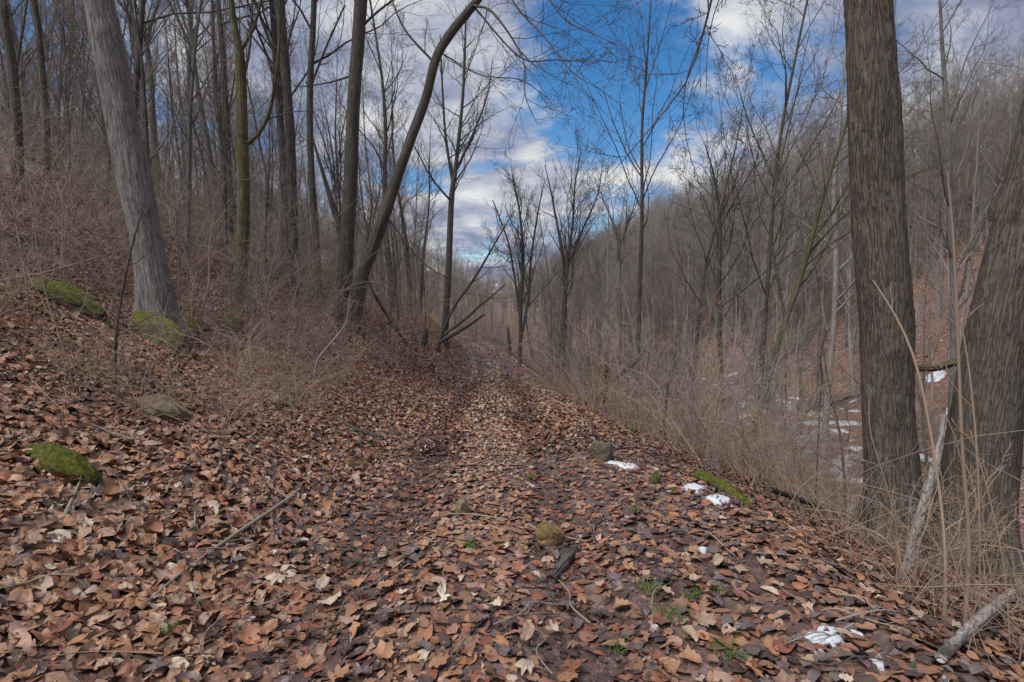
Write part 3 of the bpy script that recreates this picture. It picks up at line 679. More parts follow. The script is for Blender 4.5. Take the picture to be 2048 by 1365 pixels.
# the distant wood that reads as one mass: instances scattered by geometry nodes
src = bpy.data.collections.new('distant_tree_kinds')
for k in (3, 5):
    tk, tw = TEMPL[k]
    a_ = bpy.data.objects.new('distant_trunk_and_crown', None)
    me = bpy.data.meshes.new('distant_tree')
    bm = bmesh.new(); bm.from_mesh(tk); n0 = len(bm.faces); bm.from_mesh(tw); bm.faces.ensure_lookup_table()
    for f in bm.faces[n0:]: f.material_index = 1
    bm.to_mesh(me); bm.free()
    me.materials.append(tk.materials[0]); me.materials.append(tw.materials[0])
    bpy.data.objects.remove(a_)
    src.objects.link(bpy.data.objects.new('distant_tree', me))
def distant_points():
    pts = []
    r = np.random.default_rng(77)
    while len(pts) < 2500:
        y = 40 * (380 / 40) ** r.random(); px = r.uniform(-100, 2150) if r.random() < 0.6 else r.uniform(1050, 2150); x = (px - 1024) / F * y
        u = x - float(path_x(y))
        if y < 120 and u > 46 and r.random() < 0.85: continue
        if u > 22 and y < 55 and r.random() < 0.3: continue
        if y < 100 and u < 22: continue
        if u > 85 or u < -90: continue
        pts.append((x, y, float(terrain(x, y))))
    r2 = np.random.default_rng(78)                      # behind the crest of the left bank
    while len(pts) < 2950:
        y = r2.uniform(14, 110); x = -r2.uniform(16, 70); px = 1024 + F * x / y
        if -150 < px < 1000: pts.append((x, y, float(terrain(x, y))))
    return np.array(pts)
dp = distant_points()
me = bpy.data.meshes.new('distant_forest'); me.vertices.add(len(dp)); me.vertices.foreach_set('co', dp.astype(np.float32).ravel()); me.update()
forest = tag(link('distant_forest', me), 'grey-brown mass of bare trees on the distant slopes', 'forest', kind='stuff')
gt = bpy.data.node_groups.new('scatter_trees', 'GeometryNodeTree')
gt.interface.new_socket('Geometry', in_out='INPUT', socket_type='NodeSocketGeometry'); gt.interface.new_socket('Geometry', in_out='OUTPUT', socket_type='NodeSocketGeometry')
gi, go = gt.nodes.new('NodeGroupInput'), gt.nodes.new('NodeGroupOutput')
ci = gt.nodes.new('GeometryNodeCollectionInfo'); ci.inputs['Collection'].default_value = src; ci.inputs['Separate Children'].default_value = True; ci.inputs['Reset Children'].default_value = True
iop = gt.nodes.new('GeometryNodeInstanceOnPoints'); iop.inputs['Pick Instance'].default_value = True
rv = gt.nodes.new('FunctionNodeRandomValue'); rv.data_type = 'FLOAT_VECTOR'; rv.inputs[0].default_value = (-0.07, -0.07, 0); rv.inputs[1].default_value = (0.07, 0.07, 6.28)
rsn = gt.nodes.new('FunctionNodeRandomValue'); rsn.data_type = 'FLOAT'; rsn.inputs[2].default_value = 0.55; rsn.inputs[3].default_value = 0.95
gt.links.new(gi.outputs[0], iop.inputs['Points']); gt.links.new(ci.outputs[0], iop.inputs['Instance'])
gt.links.new(rv.outputs[0], iop.inputs['Rotation']); gt.links.new(rsn.outputs[1], iop.inputs['Scale']); gt.links.new(iop.outputs[0], go.inputs[0])
md = forest.modifiers.new('scatter', 'NODES'); md.node_group = gt

# ------------------------------------------------------------------ shrubs, saplings, canes
def shrub_mesh(seed, h, nst, spread, arch, mat, twigs=(5, 4), r=0.006):
    rng = np.random.default_rng(seed)
    M = 8
    az = rng.uniform(0, 6.28, nst); lean = np.abs(rng.normal(0, spread, nst))
    d = np.stack([np.cos(az) * np.sin(lean), np.sin(az) * np.sin(lean), np.cos(lean)], -1)
    L = h * rng.uniform(0.45, 1.15, nst)
    P = np.empty((nst, M, 3)); P[:, 0] = np.stack([np.cos(az), np.sin(az), np.zeros(nst)], -1) * rng.uniform(0, 0.22, nst)[:, None] - np.array([0, 0, 0.08])
    for i in range(1, M):
        d = unit(d + 0.20 * rng.normal(size=d.shape) + np.array([0, 0, -arch * (i / M)])); P[:, i] = P[:, i - 1] + d * (L / (M - 1))[:, None]
    R = (r * rng.uniform(0.6, 1.5, nst))[:, None] * np.linspace(1, 0.35, M)[None, :]
    t_ = Tubes(); t_.add(P, R, 4)
    a1 = grow(P, R, twigs[0], 0.25, 0.97, 0.8, 0.38, 5, rng, up=0.0, wig=0.16, rmin=0.003); t_.add(*a1, 3)
    a2 = grow(*a1, twigs[1], 0.2, 0.97, 0.8, 0.4, 3, rng, up=0.0, wig=0.16, rmin=0.0022); t_.add(*a2, 3)
    return t_.mesh('shrub', mat)
SHRUBS = [shrub_mesh(200 + i, h, n, sp, ar, m_, tw_) for i, (h, n, sp, ar, m_, tw_) in enumerate([
    (1.9, 17, 0.5, 0.22, M_shrub, (5, 3)), (2.4, 15, 0.42, 0.22, M_shrub, (5, 3)), (1.4, 22, 0.65, 0.30, M_cane, (4, 3)), (2.8, 12, 0.38, 0.18, M_twig, (6, 3)),
    (1.1, 26, 0.7, 0.35, M_shrub, (4, 3)), (2.1, 15, 0.55, 0.32, M_cane, (4, 3)), (3.2, 10, 0.3, 0.12, M_twig_g, (7, 3))])]
SLOOK = ['arching tan shrub', 'upright tan shrub', 'spreading tan bramble', 'thin grey shrub', 'low tan bramble', 'drooping tan bramble', 'tall straight shrub']
def shrub(k, x, y, s, label, group):
    o = link('bramble_bush' if k in (2, 4, 5) else 'leafless_shrub', SHRUBS[k], loc=(x, y, float(terrain(x, y)))); o.scale = (s, s, s * rs.uniform(0.85, 1.15)); o.rotation_euler = (0, 0, rs.uniform(0, 6.28))
    if group: series(o, SLOOK[k] + ' ' + label + ' ' + beside(x, y))
    return tag(o, label, 'shrub', group)
def shrub_zone(n, pxr, yr, umin, umax, ks, sr, label, group, tries=6000, mind=0.5):
    out = []; c = 0
    while len(out) < n and c < tries:
        c += 1
        y = yr[0] * (yr[1] / yr[0]) ** rs.random(); px = rs.uniform(*pxr); x = (px - 1024) / F * y
        u = x - float(path_x(y)); er_ = float(edge_r(y))
        if not (umin < u < umax) or (u > 0 and u < er_ + 0.1) or (u < 0 and u > -2.2 and y < 30): continue
        if 40 < px < 470 and 5.2 < y < 7.6: continue          # the open ledge in front of the big grey trunk
        if any((x - a_) ** 2 + (y - b_) ** 2 < mind ** 2 for a_, b_ in out): continue
        out.append((x, y)); shrub(int(rs.choice(ks)), x, y, rs.uniform(*sr), label, group)
shrub_zone(62, (-60, 760), (7.0, 15), -9.5, -3.4, [0, 1, 3, 5, 6], (0.7, 1.1), 'low on the bank', 'shrubs on the lower left bank')
shrub_zone(90, (-100, 930), (14, 45), -26, -3.2, [0, 1, 3, 6, 1], (0.9, 1.4), 'far along the bank', 'shrubs further up the left bank', mind=0.8)
shrub_zone(58, (1090, 1730), (8.0, 24), 1.4, 9, [0, 1, 3, 3, 6, 6, 5], (0.7, 1.25), 'below the track edge', 'shrubs below the track edge')
shrub_zone(85, (1030, 2100), (18, 60), 4, 22, [1, 3, 6, 0], (0.9, 1.5), 'on the valley floor', 'shrubs on the valley floor', mind=0.9)
shrub_zone(26, (430, 870), (6.5, 13), -5.0, -2.2, [0, 5, 4, 2], (0.35, 0.65), 'at the foot of the bank', 'brush at the foot of the left bank', mind=0.35)
shrub_zone(26, (-40, 700), (4.6, 8.0), -7.5, -2.2, [4, 2, 0, 1], (0.3, 0.6), 'on the open bank', 'small shrubs on the open leafy bank', mind=0.5)
shrub_zone(18, (1330, 1720), (5.2, 9.0), 2.2, 6, [0, 1, 6, 5, 3], (0.55, 0.9), 'beside the track edge', 'wiry shrubs just over the track edge', mind=0.5)
shrub_zone(45, (860, 1120), (38, 75), -12, 14, [1, 3, 6], (0.9, 1.5), 'at the bend', 'shrubs at the track bend')
for (px, py, k, s, lab) in [(1840, 1190, 2, 0.75, 'tan bramble tangle at the foot of the straight ridged trunk'), (1960, 1220, 5, 0.6, 'tan bramble tangle at the foot of the leaning ridged trunk'),
                            (1985, 1130, 2, 0.85, 'bramble tangle at the right edge behind the pale fallen branch'), (1720, 1060, 5, 0.5, 'low bramble arching in front of the straight ridged trunk'),
                            (1610, 990, 4, 0.8, 'low twiggy bramble above the curved dark fallen branch'), (1500, 935, 2, 0.7, 'bramble tangle beside the bright moss ridge'),
                            (1400, 900, 5, 0.6, 'bramble tangle behind the rotten log'), (240, 740, 1, 0.55, 'upright brown shrub standing alone above the half-buried mossy stone'),
                            (640, 760, 0, 0.6, 'arching shrub at the foot of the bank beside the dark stick'), (700, 720, 5, 0.65, 'arching tan shrub below the paired stems'),
                            (470, 740, 4, 0.6, 'low twiggy shrub on the open leafy bank')]:
    p = at(px, py); shrub(k, p[0], p[1], s, lab, None)

def cane(label, pl, d, dd=0.0, mat=M_cane, sub=4, name='bramble_cane', seed=0, cat='stem', rows=18, up=0.03, ln=0.22):
    rng = np.random.default_rng(900 + seed)
    p, r = px_line(pl, d, dd); r = r * 0.62
    g = float(terrain(p[0][0], p[0][1]))
    if p[0][2] > g: p = np.concatenate([[[p[0][0], p[0][1], g - 0.05]], p]); r = np.concatenate([[r[0]], r])
    o0 = np.array([p[0][0], p[0][1], g])
    C = catmull(np.concatenate([p - o0, r[:, None]], 1), rows)
    t_ = Tubes(); P, R = C[None, :, :3], np.maximum(C[None, :, 3], 0.0015); t_.add(P, R, 7)
    if sub:
        a1 = grow(P, R, sub, 0.25, 0.95, 0.8, ln, 6, rng, up=up, wig=0.14, rmin=0.002); t_.add(*a1, 3)
        a2 = grow(*a1, 3, 0.2, 0.95, 0.7, 0.4, 4, rng, up=up, wig=0.14, rmin=0.0015); t_.add(*a2, 3)
    return tag(link(name, t_.mesh(name, mat), loc=o0), label, cat)
cane('tall straight tan stem in front of the leaning ridged trunk', [(1925, 1330, 20), (1938, 1100, 17), (1925, 900, 14), (1915, 650, 11), (1905, 450, 9), (1893, 340, 5)], 2.9, sub=3, seed=1, ln=0.12)
cane('tan stem arching left across the straight ridged trunk', [(1888, 1290, 14), (1890, 1100, 12), (1870, 920, 11), (1835, 740, 10), (1795, 640, 9), (1745, 560, 6)], 2.9, dd=0.3, sub=3, seed=2, ln=0.15)
cane('thin tan stem between the two ridged trunks', [(1960, 1290, 10), (1958, 1000, 8), (1945, 800, 7), (1920, 640, 5), (1880, 560, 3)], 3.2, sub=3, seed=3, ln=0.18)
cane('slim pale stem curving in front of the foot of the straight ridged trunk', [(1790, 1220, 9), (1795, 1080, 8), (1775, 980, 7), (1742, 870, 5), (1738, 800, 3)], 3.4, sub=4, seed=4)
cane('pale stem slanting left from the brambles below the straight ridged trunk', [(1700, 1180, 6), (1660, 1110, 5), (1620, 1000, 4), (1560, 900, 3), (1530, 830, 2)], 3.6, sub=4, seed=5)
cane('tan cane slanting across the brambles at the lower right', [(2040, 1260, 8), (1960, 1190, 7), (1860, 1130, 6), (1740, 1070, 4)], 2.6, sub=3, seed=6)
cane('tan cane lying nearly flat over the pale fallen branch', [(2060, 1190, 7), (1960, 1170, 6), (1850, 1175, 5), (1730, 1165, 3)], 2.7, sub=3, seed=7)
cane('thin cane curving up at the right edge of the picture', [(2020, 1300, 8), (2010, 1150, 7), (1980, 1000, 6), (1940, 860, 4)], 2.8, sub=4, seed=8)
cane('pale grey curved branch rising from the bright moss ridge', [(1488, 1015, 10), (1512, 940, 9), (1495, 890, 9), (1465, 850, 8), (1420, 845, 5)], 5.4, mat=M_twig_g, sub=4, seed=9, name='curved_branch', cat='branch')
cane('black upright stick standing behind the rotten log', [(1335, 905, 9), (1328, 850, 9), (1333, 800, 8), (1335, 765, 6)], 7.8, mat=M_twig_d, sub=0, seed=10, name='upright_stick', cat='stick')
cane('black crooked stem hanging between the valley trees', [(1640, 800, 5), (1645, 760, 8), (1640, 710, 8), (1655, 660, 6)], 7, mat=M_twig_d, sub=3, seed=11, name='crooked_sapling')
cane('upright brown sapling on the left bank in front of the big grey shaggy trunk', [(236, 820, 15), (230, 740, 14), (234, 650, 13), (246, 580, 10), (262, 500, 7), (285, 420, 4)], 5.0, mat=M_brown, sub=6, seed=12, name='sapling', cat='sapling', ln=0.3)
cane('thin pale sapling leaning left near the left edge of the bank', [(150, 790, 7), (128, 700, 7), (95, 600, 6), (75, 500, 5), (60, 380, 3)], 4.5, mat=M_twig_g, sub=5, seed=13, name='sapling', cat='sapling', ln=0.3)
cane('crooked pale sapling at the foot of the bank beside the arching shrub', [(625, 790, 7), (632, 730, 6), (650, 700, 6), (690, 650, 4.5), (700, 590, 2)], 7.0, mat=M_twig_g, sub=6, seed=14, name='sapling', cat='sapling', ln=0.35)
for i, (x0, y0, x1, y1, d_) in enumerate([(400, 640, 430, 420, 7.5), (530, 640, 560, 400, 8.5), (360, 600, 350, 380, 8.6), (120, 560, 150, 300, 8), (60, 640, 20, 360, 6.0), (780, 640, 800, 420, 13), (840, 640, 835, 440, 15),
                                          (1200, 790, 1190, 600, 12), (1345, 840, 1360, 640, 10.5), (1420, 870, 1480, 620, 9.5), (1580, 960, 1600, 640, 8.0), (1690, 990, 1640, 640, 7.2), (1310, 820, 1240, 560, 11.5)]):
    cane('thin leafless sapling, ' + ['behind the mossy ledge', 'right of the dark forked trunk', 'beside the big grey trunk', 'above the mossy ledge', 'at the left edge above the leaves', 'right of the leaning trunk', 'just left of the lacy tree',
          'at the edge by the snag stump', 'behind the black upright stick', 'above the rotten log', 'above the bright moss ridge', 'just left of the straight ridged trunk', 'left of the slender dark tree'][i],
         [(x0, y0, 70 / d_), ((x0 * 2 + x1) / 3 + rs.uniform(-8, 8), (y0 * 2 + y1) / 3, 58 / d_), ((x0 + x1 * 2) / 3 + rs.uniform(-8, 8), (y0 + 2 * y1) / 3, 42 / d_), (x1, y1, 15 / d_)], d_, mat=[M_shrub, M_twig_g, M_twig][i % 3], sub=9, seed=30 + i, name='sapling', cat='sapling', ln=0.4, up=0.08)

rw = np.random.default_rng(314)
for i in range(16):                                    # crooked saplings of the thicket on the drop, dark and light mixed
    d_ = rw.uniform(7.5, 12.5); px = rw.uniform(1230, 1700); x = (px - 1024) / F * d_; y0 = 0
    if x - float(path_x(d_)) < float(edge_r(d_)) + 0.5: continue
    z = float(terrain(x, d_)); h = rw.uniform(1.8, 3.6); ln_ = rw.normal(0, 0.35)
    def pj(dx, dz):
        w_ = np.array([x + dx, d_, z + dz]) - EYE; dep = w_[1] * CP - w_[2] * SP
        return 1024 + F * (x + dx) / dep, 682.5 - F * (w_[1] * SP + w_[2] * CP) / dep
    w0 = rw.uniform(0.016, 0.034) * F / d_
    o = cane('sapling', [(*pj(0, 0), w0), (*pj(ln_ * 0.2 * h + rw.normal() * 0.08, 0.3 * h), w0 * 0.85), (*pj(ln_ * 0.5 * h + rw.normal() * 0.12, 0.6 * h), w0 * 0.6), (*pj(ln_ * 0.9 * h + rw.normal() * 0.15, h), w0 * 0.2)], d_, dd=rw.normal() * 0.4,
             mat=[M_twig_d, M_twig, M_shrub, M_twig_g][i % 4], sub=9, seed=60 + i, name='sapling', cat='sapling', ln=0.42, up=0.06)
    o['group'] = 'crooked saplings on the drop'
    series(o, 'crooked ' + ['dark', 'brown', 'tan', 'grey'][i % 4] + ' sapling on the drop ' + beside(x, d_))
# ------------------------------------------------------------------ fallen wood
def log_on_ground(name, label, cat, pl, mat, seed=0, sides=12, rows=26, lift=0.0, knob=0.0, d=None, jag=0.0, twigs=0):
    """pl: photograph polyline on the ground (px, py, width px, extra height m)"""
    pts, rad = [], []
    for (x, y, w, h) in pl:
        p = at(x, y) if d is None else unproj(x, y, d)
        dist = float(p[1])
        r = w * 0.5 / F * dist / math.hypot(1, (x - 1024) / F); p = p + np.array([0, 0, (r * 0.55 + h + lift) if d is None else 0]); pts.append(p); rad.append(r)
    pts, rad = np.array(pts), np.array(rad); o0 = pts[0].copy(); o0[2] = float(terrain(o0[0], o0[1]))
    rng = np.random.default_rng(seed)
    C = catmull(np.concatenate([pts - o0, rad[:, None]], 1), rows); P, R = C[:, :3], np.maximum(C[:, 3], 0.003)
    t_ = Tubes(); t_.add(P[None], R[None], sides, cap=True)
    V = t_.V[0]; n_ = rows * sides
    nn = unit(V[:n_].reshape(rows, sides, 3) - P[:, None, :]).reshape(-1, 3)
    V[:n_] += nn * ((vnoise(V[:n_, 0] * 14, V[:n_, 1] * 14, V[:n_, 2] * 14 + seed) - 0.5) * np.repeat(R, sides) * 0.45)[:, None]
    if jag:
        last = slice((rows - 1) * sides, n_); tan = unit(P[-1] - P[-3]); V[last] += tan * (rng.random((sides, 1)) * jag)
    if twigs:
        a1 = grow(P[None], R[None], twigs, 0.2, 0.97, 0.7, 0.3, 6, rng, up=0.02, wig=0.12, rf=0.5, rmin=0.002); t_.add(*a1, 4)
        a2 = grow(*a1, 3, 0.2, 0.95, 0.7, 0.4, 4, rng, up=0.02, wig=0.12, rmin=0.0015); t_.add(*a2, 3)
    return tag(link(name, t_.mesh(name, mat), loc=o0), label, cat)
log_on_ground('rotten_log', 'rotten brown log lying along the drop behind the mossy stone', 'log', [(1288, 838, 26, 0.05), (1330, 862, 26, 0.05), (1400, 900, 24, 0.05)], M_rot, 1, jag=0.12)
log_on_ground('curved_branch', 'dark curved fallen branch reaching to the foot of the straight ridged trunk', 'branch', [(1540, 1005, 10, 0.1), (1610, 1035, 13, 0.12), (1680, 1030, 14, 0.15), (1750, 1005, 14, 0.3)], M_dark, 2, twigs=4)
log_on_ground('pale_branch', 'thick pale fallen branch in the lower right corner', 'branch', [(1880, 1345, 26, 0.04), (1940, 1285, 28, 0.06), (2000, 1235, 28, 0.08), (2070, 1175, 28, 0.1)], M_pale, 3, d=None)
log_on_ground('dark_branch', 'dark mossy branch in the leaves at the bottom right', 'branch', [(1760, 1385, 18, 0.0), (1830, 1345, 20, 0.01), (1890, 1325, 20, 0.02)], M_mossy, 4)
log_on_ground('leaning_log', 'broken splintered log leaning up over the track from the left bank', 'log', [(876, 686, 7, 0), (905, 670, 9, 0), (930, 655, 8, 0), (952, 641, 5, 0)], M_brown, 5, d=22, jag=0.5, sides=10)
log_on_ground('leaning_log', 'long mossy stem leaning above the broken splintered log', 'log', [(880, 676, 6, 0), (930, 638, 6, 0), (960, 612, 4.5, 0), (1010, 570, 2.5, 0)], M_mossy, 6, d=23, sides=8, twigs=5)
log_on_ground('fallen_log', 'dark log lying across where the track bends away', 'log', [(965, 678, 7, 0.2), (985, 684, 8, 0.3), (1005, 692, 7, 0.3)], M_dark, 7)
log_on_ground('leaning_log', 'grey leaning log beside the snag stump right of the track', 'log', [(1168, 808, 11, 0), (1205, 775, 11, 0), (1262, 732, 8, 0), (1290, 700, 5, 0)], M_brown, 8, d=11.5, sides=10, twigs=4)
log_on_ground('snag_stump', 'broken brown snag stump standing at the right edge of the track', 'stump', [(1198, 825, 30, 0), (1203, 790, 22, 0), (1208, 745, 16, 0), (1212, 715, 10, 0)], M_rot, 9, d=11, jag=0.25)
log_on_ground('charred_stump', 'small black stump on the left bank below the lacy tree', 'stump', [(846, 692, 13, 0), (850, 676, 12, 0), (853, 662, 9, 0)], M_dark, 10, d=19, jag=0.1)
log_on_ground('short_stump', 'short brown post-like snag right of the track before the bend', 'stump', [(1020, 712, 8, 0), (1018, 690, 8, 0), (1016, 660, 6, 0)], M_brown, 11, d=27, jag=0.25)
log_on_ground('fallen_log', 'dark log on the slope below the right edge of the track', 'log', [(1050, 735, 8, 0.1), (1080, 750, 9, 0.1), (1105, 768, 8, 0.1)], M_dark, 12)
log_on_ground('straight_pole', 'thin straight pole lying along the right edge of the track', 'branch', [(1012, 712, 3, 0.05), (1060, 745, 4, 0.05), (1110, 785, 4, 0.05)], M_pale, 13, sides=6)
log_on_ground('bark_piece', 'blackish slab of bark lying in the leaves near the ochre stone', 'bark', [(1100, 1172, 22, 0.005), (1128, 1140, 27, 0.01), (1150, 1108, 20, 0.015)], M_dark, 14)
log_on_ground('dark_stick', 'dark bent stick lying at the foot of the left bank', 'stick', [(672, 842, 9, 0.02), (705, 862, 10, 0.02), (745, 875, 9, 0.02), (800, 888, 5, 0.01)], M_dark, 15, twigs=3)
log_on_ground('long_stick', 'long thin grey stick lying diagonally across the leaves on the left', 'stick', [(290, 1225, 5, 0.03), (370, 1165, 7, 0.04), (470, 1090, 9, 0.05), (560, 1030, 8, 0.05), (600, 990, 5, 0.04)], M_twig_g, 16, sides=7, twigs=6)
log_on_ground('upper_branch', 'long bare branch lying across the upper left bank above the mossy ledge', 'branch', [(-20, 610, 7, 0.2), (90, 590, 7, 0.25), (190, 560, 6, 0.3), (290, 525, 4, 0.35)], M_shrub, 17, sides=8, twigs=4)
log_on_ground('pale_stick', 'pale forked stick among the leaves at the lower left', 'stick', [(110, 1085, 9, 0.02), (135, 1035, 9, 0.03), (160, 985, 6, 0.04)], M_twig_g, 18, sides=7, twigs=5)
log_on_ground('grey_branch', 'slanting grey broken branch propped between the two ridged trunks', 'branch', [(1812, 1140, 22, 0), (1838, 1040, 24, 0), (1866, 950, 22, 0), (1882, 880, 14, 0), (1888, 815, 9, 0)], M_pale, 19, d=3.6)
log_on_ground('mossy_branch', 'mossy broken limb jutting left from the leaning ridged trunk', 'branch', [(1960, 700, 26, 0), (1915, 722, 22, 0), (1875, 735, 18, 0), (1830, 738, 14, 0)], M_mossy, 20, d=5.2, jag=0.05)
log_on_ground('valley_log', 'brown log lying on the valley floor behind the straight ridged trunk', 'log', [(1590, 830, 14, 0.1), (1650, 815, 15, 0.1), (1720, 795, 14, 0.2)], M_brown, 21)
log_on_ground('fallen_pole', 'dark fallen stem slanting down behind the leaning tree pair', 'log', [(735, 560, 5, 0), (752, 595, 6, 0), (780, 640, 6, 0), (815, 690, 5, 0)], M_brown, 22, d=13.2, sides=10)
log_on_ground('bank_log', 'dark rotting log half buried high on the left edge of the bank', 'log', [(-30, 475, 22, 0.05), (40, 490, 24, 0.05), (100, 500, 20, 0.05)], M_dark, 23)
GMARKS = [(1125, 1140, 'the dark bark slab'), (890, 1215, 'the pale oak leaf'), (1646, 1286, 'the largest snow patch'), (450, 1100, 'the long grey stick'), (135, 1035, 'the pale forked stick'), (1100, 1065, 'the ochre stone'),
          (1340, 1245, 'the larger grass tuft'), (1830, 1345, 'the dark mossy branch'), (60, 1330, 'the bottom left corner'), (1024, 1340, 'the bottom centre edge'), (600, 1330, 'the bottom edge below the long stick'), (1404, 1106, 'the tiny snow remnant'),
          (120, 925, 'the flat mossy stone'), (740, 870, 'the dark bent stick'), (1205, 905, 'the squarish mossy stone'), (925, 1020, 'the half-mossy stone'), (325, 820, 'the half-buried stone'), (566, 800, 'the mossy-capped stone'), (1450, 990, 'the moss ridge'), (760, 1240, 'the leaves left of the oak leaf')]
def near(px, py):
    m_ = min(GMARKS, key=lambda q: (q[0] - px) ** 2 + (q[1] - py) ** 2); dx, dy = px - m_[0], py - m_[1]
    return ('left of ' if dx < 0 else 'right of ') + m_[2] if abs(dx) > abs(dy) else ('above ' if dy < 0 else 'below ') + m_[2]
rk = np.random.default_rng(61)
spots = []
for i in range(70):
    px, py = (rk.uniform(60, 1750), rk.uniform(800, 1350)) if i < 55 else (rk.uniform(200, 900), rk.uniform(700, 850))
    p = at(px, py); a_ = rk.uniform(0, 6.28); L = rk.uniform(0.15, 0.55)
    q = [(p[0] + math.cos(a_) * L * s, p[1] + math.sin(a_) * L * s) for s in (-.5, -.15, .2, .5)]
    q = [(x + rk.normal() * 0.02, y + rk.normal() * 0.02) for x, y in q]
    P = np.array([[x, y, float(terrain(x, y)) + rk.uniform(0.03, 0.06)] for x, y in q]); o0 = P[0].copy()
    C = catmull(np.concatenate([P - o0, (rk.uniform(0.003, 0.006) * np.array([1, .9, .8, .5]))[:, None]], 1), 9)
    t_ = Tubes(); t_.add(C[None, :, :3], C[None, :, 3], 5)
    t_.add(*grow(C[None, :, :3], C[None, :, 3], 2, 0.3, 0.9, 0.6, 0.4, 4, rk, up=0.02, wig=0.1, rmin=0.0015), 3)
    side = 'on the leafy left bank' if p[0] < -1.3 else ('on the wet leaves right of the track centre' if p[0] > 0.3 else 'on the leaves in the middle of the track')
    o = tag(link('twig', t_.mesh('twig', [M_twig_g, M_twig_d, M_cane][i % 3]), loc=o0), 'small fallen twig ' + side, 'twig', 'small fallen twigs ' + side)
    series(o, ('long ' if L > 0.35 else 'short ') + ['grey', 'dark', 'tan'][i % 3] + ' twig ' + near(px, py))

# ------------------------------------------------------------------ stones, moss, snow, grass
def rock(name, label, px, py, w, h, mat, seed, depth=None, sink=0.3, cat='stone', squash=1.0, sub=4, ang=None):
    p = at(px, py); dist = float(p[1]); wx = w / F * dist; hz = h / F * dist
    bm = bmesh.new(); bmesh.ops.create_icosphere(bm, subdivisions=sub, radius=0.5)
    V = np.array([v.co for v in bm.verts])
    rng = np.random.default_rng(seed)
    for _ in range(9):                                  # flat broken facets
        n = unit(rng.normal(size=3)); dd = V @ n; lim = rng.uniform(0.27, 0.40); V = V - np.clip(dd - lim, 0, None)[:, None] * n * 0.85
    V *= (1 + 0.45 * (fbm(V[:, 0] * 3.2 + seed * 7.3, V[:, 1] * 3.2, V[:, 2] * 3.2, 5) - 0.5) + 0.12 * (fbm(V[:, 0] * 14 + seed, V[:, 1] * 14, V[:, 2] * 14, 2) - 0.5))[:, None]
    V -= (V.max(0) + V.min(0)) / 2; V /= (V.max(0) - V.min(0))
    V = V * np.array([wx, wx * squash, hz / (1 - sink)])
    a_ = ang if ang is not None else rng.uniform(-0.4, 0.4)
    V = V @ np.array([[math.cos(a_), math.sin(a_), 0], [-math.sin(a_), math.cos(a_), 0], [0, 0, 1]])
    n = tnormal(np.array([p[0]]), np.array([p[1]]), 0.3)[0]
    V[:, 2] += -(n[0] * V[:, 0] + n[1] * V[:, 1]) / n[2] * 0.8
    V[:, 2] += hz / (1 - sink) * (0.5 - sink)
    for v, c in zip(bm.verts, V): v.co = c
    me = bpy.data.meshes.new(name); bm.to_mesh(me); bm.free(); me.materials.append(mat)
    return tag(link(name, me, loc=p), label, cat)
rock('mossy_stone', 'squarish mossy stone at the right edge of the track beside the snow', 1205, 922, 46, 40, M_rock_m, 1, sink=0.25)
rock('mossy_stone', 'small round mossy stone just right of the snow patch', 1310, 970, 26, 22, M_moss, 2)
rock('ochre_stone', 'bare yellowish stone in the middle of the track leaves', 1100, 1082, 62, 36, M_rock_y, 3, squash=0.8)
rock('mossy_stone', 'small upright half-mossy stone left of the ochre stone', 925, 1032, 28, 34, M_rock_h, 4)
rock('flat_stone', 'half-buried greenish stone on the left bank slope', 325, 838, 95, 42, M_rock_h, 5, squash=0.7)
rock('flat_stone', 'small rounded stone with mossy cap at the foot of the bank', 566, 815, 48, 38, M_rock_h, 6)
rock('mossy_ledge', 'flat moss-covered stone low on the left edge of the leafy bank', 120, 945, 175, 48, M_moss, 7, squash=0.45, sink=0.42)
rock('mossy_ledge', 'bright mossy ledge stone left of the big grey shaggy trunk', 138, 612, 150, 44, M_moss, 8, squash=0.5, sink=0.3)
rock('mossy_ledge', 'dark mossy ledge stone at the foot of the big grey shaggy trunk', 318, 690, 150, 58, M_moss, 9, squash=0.4, sink=0.3)
rock('mossy_ledge', 'mossy stone at the foot of the dark forked trunk', 468, 672, 46, 40, M_moss, 10)
rock('mossy_ledge', 'small dark mossy stone between the grey trunk and the forked trunk', 395, 672, 50, 30, M_moss, 11)
rock('moss_cushion', 'bright green moss cushion at the track edge behind the squarish stone', 1265, 868, 24, 18, M_moss, 12, cat='moss')
rock('moss_cushion', 'small moss cushion on the left half of the track', 702, 934, 30, 12, M_moss, 13, cat='moss', sub=3)
rock('moss_cushion', 'tiny moss cushion in the middle of the track leaves', 1064, 962, 20, 10, M_moss, 14, cat='moss', sub=3)
rock('moss_cushion', 'small moss tuft below the flat moss-covered stone on the left', 82, 1005, 30, 14, M_moss, 15, cat='moss', sub=3)
log_on_ground('moss_ridge', 'bright green mossy log end lying along the track edge beside the snow', 'log', [(1398, 962, 26, 0.0), (1430, 975, 28, 0.01), (1470, 998, 24, 0.0), (1506, 1022, 16, -0.01)], M_moss, 24, sides=16)
for i, (px, py, lab) in enumerate([(1160, 770, 'on the track edge before the slender tree'), (1185, 832, 'at the edge beside the snag stump'), (1345, 985, 'between the snow and the moss ridge'), (950, 965, 'on the track behind the ochre stone'), (1690, 1075, 'by the brambles at the straight trunk')]):
    rock('moss_cushion', 'tiny moss cushion ' + lab, px, py, 16, 8, M_moss, 40 + i, cat='moss', sub=3)

